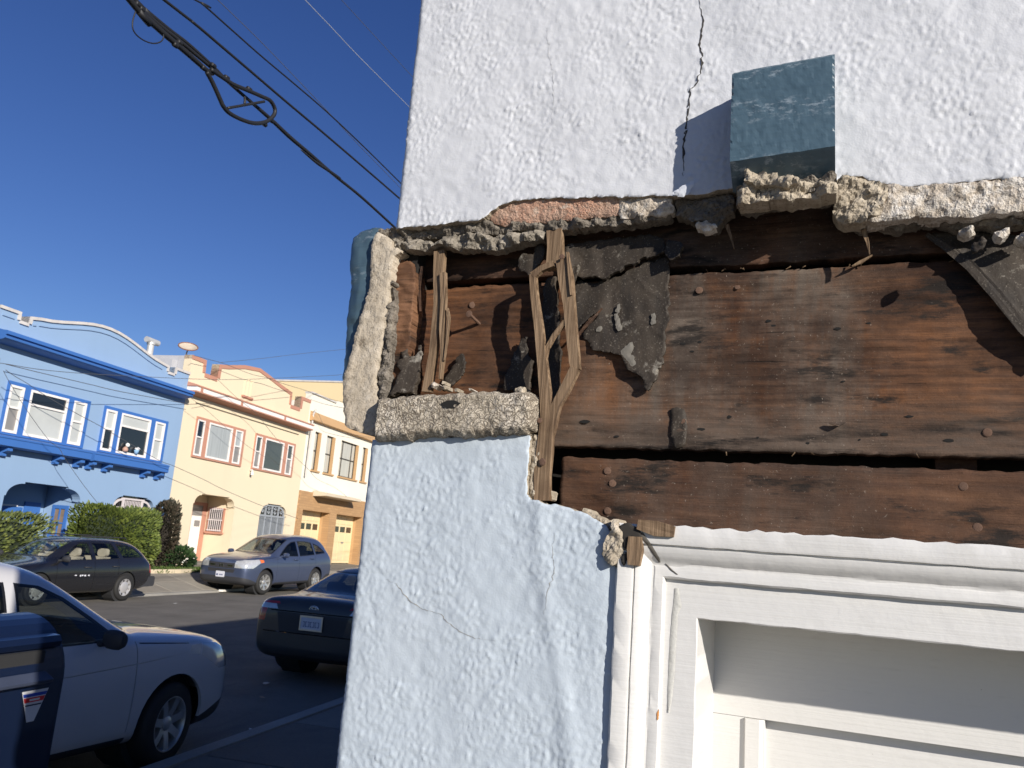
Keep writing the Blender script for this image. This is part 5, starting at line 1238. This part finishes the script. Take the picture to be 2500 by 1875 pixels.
for a, b_ in ((.3, 1.3), (-1.3, -.3)):
    for poly in ([(.80, .98), (.55, 1.12), (.20, 1.31), (-.16, 1.36), (-.16, .985)], [(-.24, .985), (-.24, 1.36), (-.60, 1.345), (-.95, 1.25), (-1.12, 1.03)]): sides.append((poly, 'y', a, b_))
    for (x_, z0, z1) in ((.85, .3, .96), (-.2, .3, .97), (-1.1, .62, 1.0)): seams.append(([(x_-.005, z0), (x_+.005, z0), (x_+.005, z1), (x_-.005, z1)], 'y', a, b_))
seams.append(([(-.62, .875), (.62, .875), (.62, .888), (-.62, .888)], 'x', -2.6, -2.3)); seams.append(([(-.70, .605), (.70, .605), (.70, .617), (-.70, .617)], 'x', -2.6, -2.25))
camry = dict(st=st, ax=(1.39, -1.39), ra=.385, r=.33, yw=.79, tw=.21, rim='spokes', floor=.30, dash=.94, hr=1.2, seats=((.1, 'f'), (-.85, 'r')),
    ins=[('side_window', G_DARK, sides, .02), ('windscreen', G_TINT, [([(-.66, 1.02), (.66, 1.02), (.54, 1.37), (-.54, 1.37)], 'x', .1, 1.3)], .02), ('rear_window', G_DARK, [([(-.66, 1.10), (.66, 1.10), (.52, 1.385), (-.52, 1.385)], 'x', -1.75, -.5)], .02),
         ('headlight', M_LENS, [([(1.75, .62), (2.5, .55), (2.5, .68), (2.1, .76), (1.8, .78)], 'y', a, b_) for a, b_ in ((.48, 1.2), (-1.2, -.48))], 0),
         ('reverse_lamp', M_LENS, [([(y_*.52, .90), (y_*.56, .962), (y_*1.2, .962), (y_*1.2, .90)], 'x', -2.6, -2.16) for y_ in (-1, 1)], 0),
         ('tail_light', M_RED, [([(y_*.50, .964), (y_*.53, .995), (y_*1.2, .995), (y_*1.2, .964)], 'x', -2.6, -2.10) for y_ in (-1, 1)]+[([(y_*.70, .74), (y_*.68, .898), (y_*1.2, .898), (y_*1.2, .74)], 'x', -2.6, -2.12) for y_ in (-1, 1)], 0),
         ('bumper_valance', M_PLAST, [([(-2.6, .05), (-1.86, .05), (-1.86, .30), (-2.6, .34)], 'y', -1.2, 1.2)], 0), ('plate_recess', M_PLAST, [([(-.46, .62), (.46, .62), (.52, .868), (-.52, .868)], 'x', -2.6, -2.3)], 0), (None, None, seams, 0)],
    extra=[mirror_pair(.72, 1.02, .92), handles(((.0, .88), (-.98, .90)), .92), plate(-2.418, .755, 0, True), oval_badge(-2.385, .935)])
GREY_CAR = build_car('parked_sedan', 'dark grey sedan seen from behind in shade beside the stucco wall', 'car', Vector((-6.52, 11.38, 0)), R(97.4), camry, paint('dark_grey_paint', (.06, .058, .055), .38, .2, .5), 0, .97, group='cars parked in the street')
# ---- estate car
st = [(2.32, .36, .52, .58, .61, .50, .40), (2.24, .26, .62, .68, .71, .70, .55), (1.9, .20, .74, .80, .84, .82, .66), (1.45, .19, .84, .885, .93, .855, .70), (1.15, .19, .875, .92, .98, .86, .70), (1.0, .19, .885, .96, 1.03, .86, .69), (.40, .19, .91, 1.28, 1.36, .86, .58), (.12, .19, .915, 1.37, 1.45, .86, .555), (-.4, .19, .92, 1.40, 1.48, .86, .55),
      (-1.2, .19, .93, 1.395, 1.475, .86, .545), (-1.7, .20, .94, 1.35, 1.43, .85, .54), (-2.0, .23, .95, 1.22, 1.30, .83, .56), (-2.22, .28, .92, 1.02, 1.07, .80, .60), (-2.32, .36, .72, .78, .82, .76, .60), (-2.36, .40, .60, .64, .66, .70, .54)]
sides = []; seams = []
for a, b_ in ((.3, 1.3), (-1.3, -.3)):
    for poly in ([(.84, .95), (.55, 1.11), (.25, 1.28), (.05, 1.345), (-.20, 1.355), (-.20, .955)], [(-.28, .957), (-.28, 1.36), (-.95, 1.36), (-1.10, .99)], [(-1.20, 1.0), (-1.05, 1.35), (-1.45, 1.335), (-1.72, 1.25), (-1.98, 1.06), (-1.96, 1.02)]): sides.append((poly, 'y', a, b_))
    for (x_, z0, z1) in ((.88, .28, .94), (-.24, .28, .95), (-1.02, .62, .98)): seams.append(([(x_-.005, z0), (x_+.005, z0), (x_+.005, z1), (x_-.005, z1)], 'y', a, b_))
def wag_ext(g, pm):
    b = MB(); b.prism([(-2.44, .36), (-2.40, .32), (-1.86, .30), (-1.86, .42), (-2.0, .55), (-2.40, .57), (-2.44, .53)], 'y', -.80, .80); b.build('bumper', M_PLAST, g)
    for s_ in (-1, 1):
        b = MB(); b.tube([(.05, s_*.53, 1.435), (.0, s_*.53, 1.49), (-1.45, s_*.52, 1.495), (-1.5, s_*.52, 1.44)], .013, 6); b.build('roof_rail', M_PLAST, g)
    b = MB(); rg = random.Random(2)
    for x_ in (.30, .17, .10, .02, -.09): b.box(x_, x_+rg.uniform(.03, .06), .863, .868, .60+rg.uniform(-.01, .01), .63)
    o = b.build('side_marks', M_PLATE, g); o['kind'] = 'stuff'  # row of small white marks on the car's side
wagon = dict(st=st, ax=(1.33, -1.33), ra=.37, r=.31, yw=.755, tw=.19, rim='cap', floor=.30, dash=.92, hr=1.18, seats=((.12, 'f'), (-.78, 'r')), rimmat=plain('hubcap_silver', (.52, .50, .49), .4, metal=.4),
    ins=[('side_window', G_CLEAR, sides, .02), ('windscreen', G_CLEAR, [([(-.60, 1.0), (.60, 1.0), (.50, 1.35), (-.50, 1.35)], 'x', .12, 1.3)], .02), ('rear_window', G_TINT, [([(-.56, 1.0), (.56, 1.0), (.46, 1.33), (-.46, 1.33)], 'x', -2.4, -1.6)], .02),
         ('headlight', M_LENS, [([(1.8, .60), (2.5, .56), (2.5, .66), (2.1, .72), (1.85, .72)], 'y', a, b_) for a, b_ in ((.45, 1.2), (-1.2, -.45))], 0),
         ('tail_light', M_RED, [([(-2.5, .66), (-2.20, .66), (-2.17, .90), (-2.5, .90)], 'y', a, b_) for a, b_ in ((.6, 1.2), (-1.2, -.6))], 0), (None, None, seams, 0)],
    extra=[wag_ext, mirror_pair(.78, .99, .86, M_PLAST), handles(((-.02, .80), (-.92, .82)), .862, M_PLAST)])
BLACK_CAR = build_car('parked_estate_car', 'black estate car with beige headrests parked before the hedges', 'car', Vector((-16.15, 13.55, 0)), R(276), wagon, paint('black_paint', (.012, .012, .014), .25, .0), 0, .945, seats=M_SEATB, group='cars parked in the street')

# ================================================================== planting before the houses
def m_leaf(name, a, b_, c):
    m = NT(name); g = m.n.new('ShaderNodeNewGeometry')
    col = m.ramp(g.outputs['Random Per Island'], [(.0, a), (.5, b_), (1.0, c)])
    col = m.mix(m.ramp(m.noise(2.2, 3), [(.4, 0.0), (.65, .6)]), col, a)
    m.base(col); m.set(rough=.6, spec=.35)
    try: m.b.inputs['Subsurface Weight'].default_value = 0
    except Exception: pass
    return m.mat
def leaves(name, mat, parent, pts, nrm, size, seed, asp=2.0, lift=.5):
    rg = np.random.default_rng(seed); n = len(pts)
    d = rg.standard_normal((n, 3))*.75+nrm*.9+np.array([0, 0, lift]); d /= np.linalg.norm(d, axis=1)[:, None]
    t = np.cross(d, rg.standard_normal((n, 3))); t /= np.linalg.norm(t, axis=1)[:, None]
    s = size*(.6+.8*rg.random(n))[:, None]
    a = pts-t*s*.5; b_ = pts+t*s*.5; e = pts+d*s*asp; m = pts+d*s*asp*.55
    V = np.stack([pts, m+t*s*.5, e, m-t*s*.5], 1).reshape(-1, 3)
    F = np.arange(4*n).reshape(n, 4)
    me = bpy.data.meshes.new(name); me.from_pydata(V.tolist(), [], F.tolist()); return mesh_obj(name, me, mat, parent)
def blob(n, half, c, seed, expo=3.2, rough=.10, fill=.35, f=None):
    """points near the skin of a lumpy box, with outward directions"""
    rg = np.random.default_rng(seed); u = rg.standard_normal((n, 3)); u /= np.linalg.norm(u, axis=1)[:, None]
    r = (np.abs(u)**expo).sum(1)**(-1/expo); lump = 1+rough*(np.sin(u[:, 0]*7+seed)+np.sin(u[:, 1]*9+2*seed)+np.sin(u[:, 2]*8+seed*3))/2
    k = np.where(rg.random(n) < fill, rg.uniform(.72, .98, n), rg.uniform(.95, 1.05, n))
    p = u*(r*lump*k)[:, None]*np.array(half)+np.array(c); return p, u
def hedge(name, label, cat, loc, half, n, size, mat, seed, expo=3.2, core=(.02, .03, .012), lift=.5, group=None, stem=True, fill=.35, cs=.86):
    r = empty(name, sw(*loc), ST_YAW, label, cat, group)
    h = np.array(half)*K; p, u = blob(n, h, (0, 0, h[2]), seed, expo, fill=fill); leaves('foliage', mat, r, p, u, size, seed, lift=lift)
    if cs:
        b = MB(); m = 14; rows = []
        for i in range(m+1):
            th = math.pi*i/m; row = []
            for j in range(25):
                ph = 2*math.pi*j/24; v = np.array([math.sin(th)*math.cos(ph), math.sin(th)*math.sin(ph), math.cos(th)]); q = (np.abs(v)**expo).sum()**(-1/expo)*cs
                row.append((v[0]*q*h[0], v[1]*q*h[1], h[2]+v[2]*q*h[2]))
            rows.append(row)
        b.quadgrid(rows); b.build('inner_growth', plain(name+'_core%d' % seed, core, .95, var=.4, vs=6), r, smooth=True)
    b = MB()
    for k in range(3): b.tube([(random.uniform(-.4, .4)*h[0], random.uniform(-.2, .2)*h[1], -.05), (random.uniform(-.4, .4)*h[0], 0, h[2]*1.2)], [.03, .015], 6)
    o = b.build('stems', plain(name+'_bark%d' % seed, (.10, .075, .05), .9), r); o['kind'] = 'stuff'
    return r
L_HEDGE = m_leaf('cypress_leaf', (.034, .052, .011), (.105, .14, .026), (.20, .235, .045))
L_HEDGE2 = m_leaf('cypress_leaf_dull', (.034, .048, .013), (.10, .125, .03), (.18, .20, .05))
L_DARK = m_leaf('dry_shrub_leaf', (.018, .022, .012), (.055, .045, .030), (.11, .080, .055))
L_ROSE = m_leaf('rose_leaf', (.012, .030, .010), (.03, .065, .02), (.07, .12, .04))
zg = FZ(17.3)-.02
hedge('clipped_hedge', 'clipped green hedge before the blue house porch, left of the gap', 'hedge', (15.55, 17.5, zg), (2.5, .5, .72), 15000, .042, L_HEDGE2, 3, 5.0, group='clipped hedges before the blue house')
hedge('clipped_hedge', 'tall clipped green hedge in front of the barred window of the blue house', 'hedge', (21.12, 17.52, zg), (1.62, .46, .90), 17000, .045, L_HEDGE, 5, 4.5, group='clipped hedges before the blue house')
r = hedge('dry_shrub', 'dark half dead upright shrub against the corner of the yellow house', 'shrub', (24.05, 18.2, FZ(18.2)-.05), (.40, .40, 1.10), 5200, .05, L_DARK, 7, 2.6, (.028, .022, .016), fill=.5, cs=.62)
r.rotation_euler = (0, R(4), ST_YAW)
rb = hedge('rose_bush', 'small rose bush with white blooms in the cream edged bed', 'bush', (24.55, 17.75, FZ(17.7)-.03), (.48, .42, .36), 1500, .065, L_ROSE, 9, 2.2, fill=.6, cs=.45)
rg = np.random.default_rng(4); p, u = blob(40, np.array((.48, .42, .36))*K, (0, 0, .36*K), 12, 2.2)
for i in range(26):
    if u[i, 2] < -.3: continue
    b = MB(); b.lathe([(.004, -.02), (.028, -.012), (.032, .008), (.012, .02)], tuple(p[i]*1.02), 'z', 6); b.build('bloom', bpy.data.materials.get('rose_bloom') or plain('rose_bloom', (.78, .76, .68), .7), rb)
# grass and weeds round the bed
rg = np.random.default_rng(8); pts = []
for (cs_, co_, ws, wo, n) in ((23.6, 17.35, 1.0, .22, 900), (24.5, 17.25, .5, .25, 700), (22.7, 17.1, .7, .15, 400), (25.1, 17.35, .25, .2, 250)):
    for _ in range(n):
        a, c = cs_+rg.normal()*ws*.6, co_+rg.normal()*wo*.5; pts.append((a*K, c*K, (FZ(c)+.0)*K))
pts = np.array(pts); nr = np.zeros_like(pts); nr[:, 2] = .6
o = leaves('weeds', m_leaf('weed_leaf', (.03, .055, .012), (.07, .12, .022), (.13, .18, .04)), None, pts, nr, .035, 3, 3.4, .8)
o.rotation_euler = (0, 0, ST_YAW); tag(o, 'bright green weeds and grass spilling round the cream bed edging', 'weeds', kind='stuff')

# ================================================================== wires
M_WIRE = plain('black_cable', (.012, .012, .013), .6, var=.2); M_WIRE2 = plain('grey_wire', (.09, .09, .095), .6); M_WIRE3 = plain('pale_wire', (.45, .46, .47), .5)
def wire(name, label, pts, o, r, mat=M_WIRE, cat='cable', ext0=None, ext1=None, group=None, parent=None, oz=None):
    P = []
    for i, (a, c) in enumerate(pts):
        oo = o if oz is None else oz[i]; s_, o_, z_ = rs(a, c, o=oo); P.append(Vector((s_, o_, z_)))
    if ext0: d = (P[0]-P[1]).normalized(); P.insert(0, P[0]+d*ext0)
    if ext1:
        d = (P[-1]-P[-2]).normalized(); e = P[-1].copy(); st = (P[-1]-P[-2]).length; t = 0
        while t < ext1: t = min(ext1, t+st); st *= 1.6; P.append(e+d*t)
    Q = []; n = len(P)             # Catmull-Rom smoothing
    for i in range(n-1):
        p0, p1, p2, p3 = P[max(i-1, 0)], P[i], P[i+1], P[min(i+2, n-1)]
        for k in range(6):
            t = k/6; Q.append(.5*((2*p1)+(p2-p0)*t+(2*p0-5*p1+4*p2-p3)*t*t+(-p0+3*p1-3*p2+p3)*t**3))
    Q.append(P[-1]); rr = r
    if isinstance(r, (list, tuple)): rr = [float(np.interp(i/6/max(len(pts), 1), np.linspace(0, 1, len(r)), r)) for i in range(len(Q))]
    b = MB(); b.tube([tuple(q) for q in Q], rr, 8)
    if parent is not None: return b.build(name, mat, parent, sc=K, smooth=True)
    ob = b.build(name, mat, None, sc=K, smooth=True); ob.rotation_euler = (0, 0, ST_YAW); tag(ob, label, cat, group); return ob
GRP = 'utility cables overhead'
CB = empty('cable_bundle', (0, 0, 0), ST_YAW, 'thick black lashed cable bundle with a teardrop loop hanging from it', 'cable', GRP)
main = [(315,-4),(332,14),(398,69),(442,103),(511,161),(552,196),(607,244),(662,292),(710,337),(759,378),(814,426),(882,481),(958,550)]
wire('main_cable', None, main, 4.5, [.020, .020, .020, .019, .018, .016, .015, .016, .020, .022, .020, .018, .017, .016], M_WIRE, ext0=3, ext1=60, parent=CB)
wire('lashed_cable', None, [(318,2),(338,26),(400,82),(450,124),(505,172),(520,180)], 4.46, [.022, .026, .024, .018], M_WIRE, ext0=3, parent=CB)
wire('lashed_cable', None, [(330,0),(352,22),(410,70),(460,108),(520,162),(548,190)], 4.52, [.016, .018, .016, .012], M_WIRE, ext0=3, parent=CB)
wire('lashed_cable', None, [(735,366),(770,395),(800,415),(830,436)], 4.48, [.006, .018, .018, .006], M_WIRE, parent=CB)
loop = [(505,176),(520,204),(538,244),(545,259),(560,276),(590,292),(622,301),(650,297),(668,282),(671,266),(660,246),(640,236),(608,222),(570,206),(545,190),(515,170)]
wire('loop', None, loop, 4.44, .020, M_WIRE, parent=CB)
wire('loop_bar', None, [(556,264),(600,256),(645,248)], 4.44, .013, M_WIRE, parent=CB)
wire('loop_clamp', None, [(597,236),(598,244),(597,254)], 4.44, .012, M_WIRE, parent=CB)
wire('slack_wire', None, [(331,28),(324,52),(325,72),(336,88),(356,101),(376,106),(392,102),(399,92),(398,80)], 4.45, .0055, M_WIRE, parent=CB)
for i, (a, c) in enumerate([(428,110),(438,104),(497,166),(520,160),(553,190),(608,218),(645,303),(662,294),(335,10),(345,22)]):
    wire('lashing_clip', None, [(a-4, c-3), (a+4, c+3)], 4.45, .022, M_WIRE, parent=CB)
wire('overhead_cable', 'straight black cable just above the looped bundle', [(401,0),(473,56),(545,117),(620,181),(697,247),(790,325),(880,402),(968,478)], 4.5, .0125, ext0=3, ext1=60, group=GRP)
wire('overhead_cable', 'thinner dark cable, third up from the looped bundle', [(473,-2),(492,8),(560,68),(638,137),(720,206),(800,275),(890,360),(971,440)], 4.5, .0082, ext0=3, ext1=60, group=GRP)
wire('overhead_cable', 'hair thin dark line crossing the third cable near the wall', [(532,0),(630,95),(724,192),(800,272),(868,346),(971,452)], 4.7, .0034, M_WIRE2, ext0=3, ext1=60, group=GRP)
wire('overhead_cable', 'pale thin wire high beside the white wall edge', [(745,0),(812,70),(879,141),(996,258)], 4.2, .0034, M_WIRE3, ext0=3, ext1=60, group=GRP)
wire('overhead_cable', 'faint dark wire nearest the top of the white wall', [(834,0),(915,88),(1002,182)], 4.1, .0030, M_WIRE2, ext0=3, ext1=60, group=GRP)
GRP2 = 'service wires across the houses'
wire('service_wire', 'thin wire running level across the blue cornice and the yellow parapet', [(-30,884),(11,888),(90,901),(180,910),(300,917),(500,926),(635,925),(833,915),(960,905)], 17.6, .008, M_WIRE2, 'wire', group=GRP2, ext1=6)
wire('service_wire', 'wire sagging along the wall under the blue house cornice', [(14,889),(90,908),(158,924),(226,940),(294,956),(430,981),(461,987)], 18.7, .010, M_WIRE2, 'wire', group=GRP2)
wire('service_wire', 'long dark wire slanting past both blue window groups to the yellow wall', [(14,903),(34,917),(68,937),(102,960),(147,987),(199,1016),(246,1041),(320,1085),(391,1125),(425,1138),(500,1172),(541,1193),(635,1233),(727,1266)], 18.3, .009, M_WIRE2, 'wire', group=GRP2)
wire('service_wire', 'wire dropping steeply across the left blue window into the hedge', [(8,905),(30,945),(68,1005),(118,1073),(145,1095),(158,1118),(203,1183),(251,1244)], 18.2, .007, M_WIRE2, 'wire', group=GRP2)
wire('service_wire', 'thin wire against the sky above the yellow parapet', [(539,885),(640,875),(740,863),(837,853),(960,838)], 16.5, .007, M_WIRE2, 'wire', group=GRP2, ext1=6, ext0=0)
wire('service_wire', 'cable draped from the satellite dish along the yellow roofline', [(473,868),(512,878),(550,889),(612,913),(650,922),(689,936),(745,953),(804,974),(880,990)], 18.6, .009, M_WIRE2, 'wire', group=GRP2)
wire('service_wire', 'wire from the blue cornice end down over the left yellow window', [(466,972),(490,990),(517,1012),(565,1056),(612,1094),(680,1135)], 18.3, .006, M_WIRE2, 'wire', group=GRP2)
wire('service_wire', 'wire from the yellow parapet notch down past the right yellow window', [(532,927),(576,969),(623,1007),(650,1040),(677,1073),(715,1110),(753,1146),(775,1170),(820,1192),(860,1225)], 18.3, .007, M_WIRE2, 'wire', group=GRP2)
wire('service_wire', 'wire looping from the cream house mast below its tile band', [(766,1005),(778,1012),(792,1040),(815,1050),(860,1060),(930,1072)], 18.7, .008, M_WIRE2, 'wire', group=GRP2)
b = MB(); 
b.tube([(16.98, OF-.25, 5.35), (16.98, OF-.25, 5.85)], .03, 6); b.tube([(16.98, OF-.25, 5.8), (17.0, OF, 5.8)], .02, 6); b.lathe([(.02, 0), (.06, .02), (.06, .1), (.02, .12)], (16.98, OF-.25, 5.85), 'z', 8); hb.p(b, 'service_mast', plain('mast_grey', (.25, .22, .2), .7))

# ================================================================== mailbox
MBX = empty('mailbox', Vector(sw(3.33, 3.2, .115)), ST_YAW, 'blue curved top street mailbox at the left edge in front of the white SUV', 'mailbox')
M_MBB = paint('mailbox_blue', (.006, .012, .034), .30, .1, .7)
w_, dp, ht_, rad = .28, .58, 1.0, .27      # half width along the street, depth, height of the straight part
prof = [(0, .16), (0, ht_)]+[(rad-rad*math.cos(t), ht_+rad*math.sin(t)) for t in [math.pi*i/18 for i in range(1, 18)]]+[(2*rad, ht_), (2*rad, .16)]
b = MB(); b.prism(prof, 'x', -w_, w_)
body_ = b.build('body', M_MBB, MBX)
b = MB()
for s_ in (-1, 1):
    x0 = s_*(w_+.001); P2 = [(q[0], q[1]) for q in prof]; I2 = [(rad+(q[0]-rad)*.93, .16+(q[1]-.16)*.975) for q in prof]
    b.prism(P2, 'x', x0, x0+s_*.014, holes=[I2])
b.build('rim', M_MBB, MBX)
b = MB(); b.prism([(-.003, .985), (-.045, 1.0), (-.05, 1.012), (.02, 1.05)], 'x', -w_+.03, w_-.10); b.build('chute_shelf', plain('mailbox_lit', (.05, .062, .10), .5, var=.3, vs=9), MBX)  # shelf paler than the body: light falling on it is painted in
b = MB(); b.prism([(.05, 1.135), (.022, 1.14), (.012, 1.165), (.03, 1.19), (.075, 1.195)], 'x', -w_+.02, w_-.02); b.build('handle', M_MBB, MBX)
for x_ in (-1, 1):
    for y_ in (.04, .54): MB().box(x_*.24-.025, x_*.24+.025, y_-.025, y_+.025, -.02, .161).build('leg', M_MBB, MBX)
MB().prism([(.03, 1.055), (.012, 1.06), (.012, 1.13), (.05, 1.133)], 'x', -w_+.035, w_-.11).build('chute_opening', M_CABIN, MBX)
LB = empty('label', (.135, -.003, .965), 0, parent=MBX)
def lab(poly, c, nm, dy): MB().prism(poly, 'y', dy-.0006, dy).build(nm, c, LB)
lab([(-.075, .0), (.075, .0), (.02, -.135), (-.02, -.135)], plain('label_white', (.62, .62, .64), .5), 'label_base', -.001)
lab([(-.068, -.012), (.068, -.012), (.062, -.026), (-.062, -.026)], plain('label_blue', (.02, .06, .40), .5), 'label_band', -.0022)
lab([(-.060, -.030), (.060, -.030), (.052, -.050), (-.052, -.050)], plain('label_red', (.62, .03, .03), .5), 'label_band', -.0022)
lab([(-.046, -.060), (.046, -.060), (.043, -.066), (-.043, -.066)], plain('label_ink', (.02, .02, .04), .5), 'label_band', -.0022)
lab([(-.028, -.036), (.030, -.036), (.028, -.044), (-.026, -.044)], plain('label_text', (.65, .65, .66), .5), 'label_text', -.0034)

# ================================================================== small things on the road
def litter(name, label, s_, o_, w, d, c, ang):
    b = MB(); rg = random.Random(int(s_*100)); P = [(w*math.cos(t)*rg.uniform(.6, 1), d*math.sin(t)*rg.uniform(.6, 1), rg.uniform(.004, .02)) for t in [k*math.pi/3 for k in range(6)]]
    b.add(P+[(0, 0, .012)], [(i, (i+1) % 6, 6) for i in range(6)])
    o = b.build(name, plain(name+'_%d' % int(s_*100), c, .6), None); o.location = sw(s_, o_, .004); o.rotation_euler = (0, 0, ST_YAW+ang); tag(o, label, 'litter')
def lp(a, c): q = ray(a, c); t = -(ZC/K)/q.z; return (q.dot(DS)*t, -q.dot(NF)*t)
a = lp(650, 1670); litter('paper_scrap', 'pale paper scrap on the road behind the grey sedan', a[0], a[1], .10, .05, (.5, .48, .42), .4)
a = lp(614, 1784); litter('paper_scrap', 'tiny pale scrap by the kerb near the white SUV', a[0], a[1], .04, .03, (.55, .53, .5), 0)
a = lp(640, 1705); litter('leaf_scrap', 'brown crumpled leaf on the shaded road', a[0], a[1], .06, .04, (.28, .2, .12), 1)
a = lp(427, 1474); litter('paper_scrap', 'small white scrap on the sunlit road', a[0], a[1], .12, .05, (.6, .58, .55), .2)
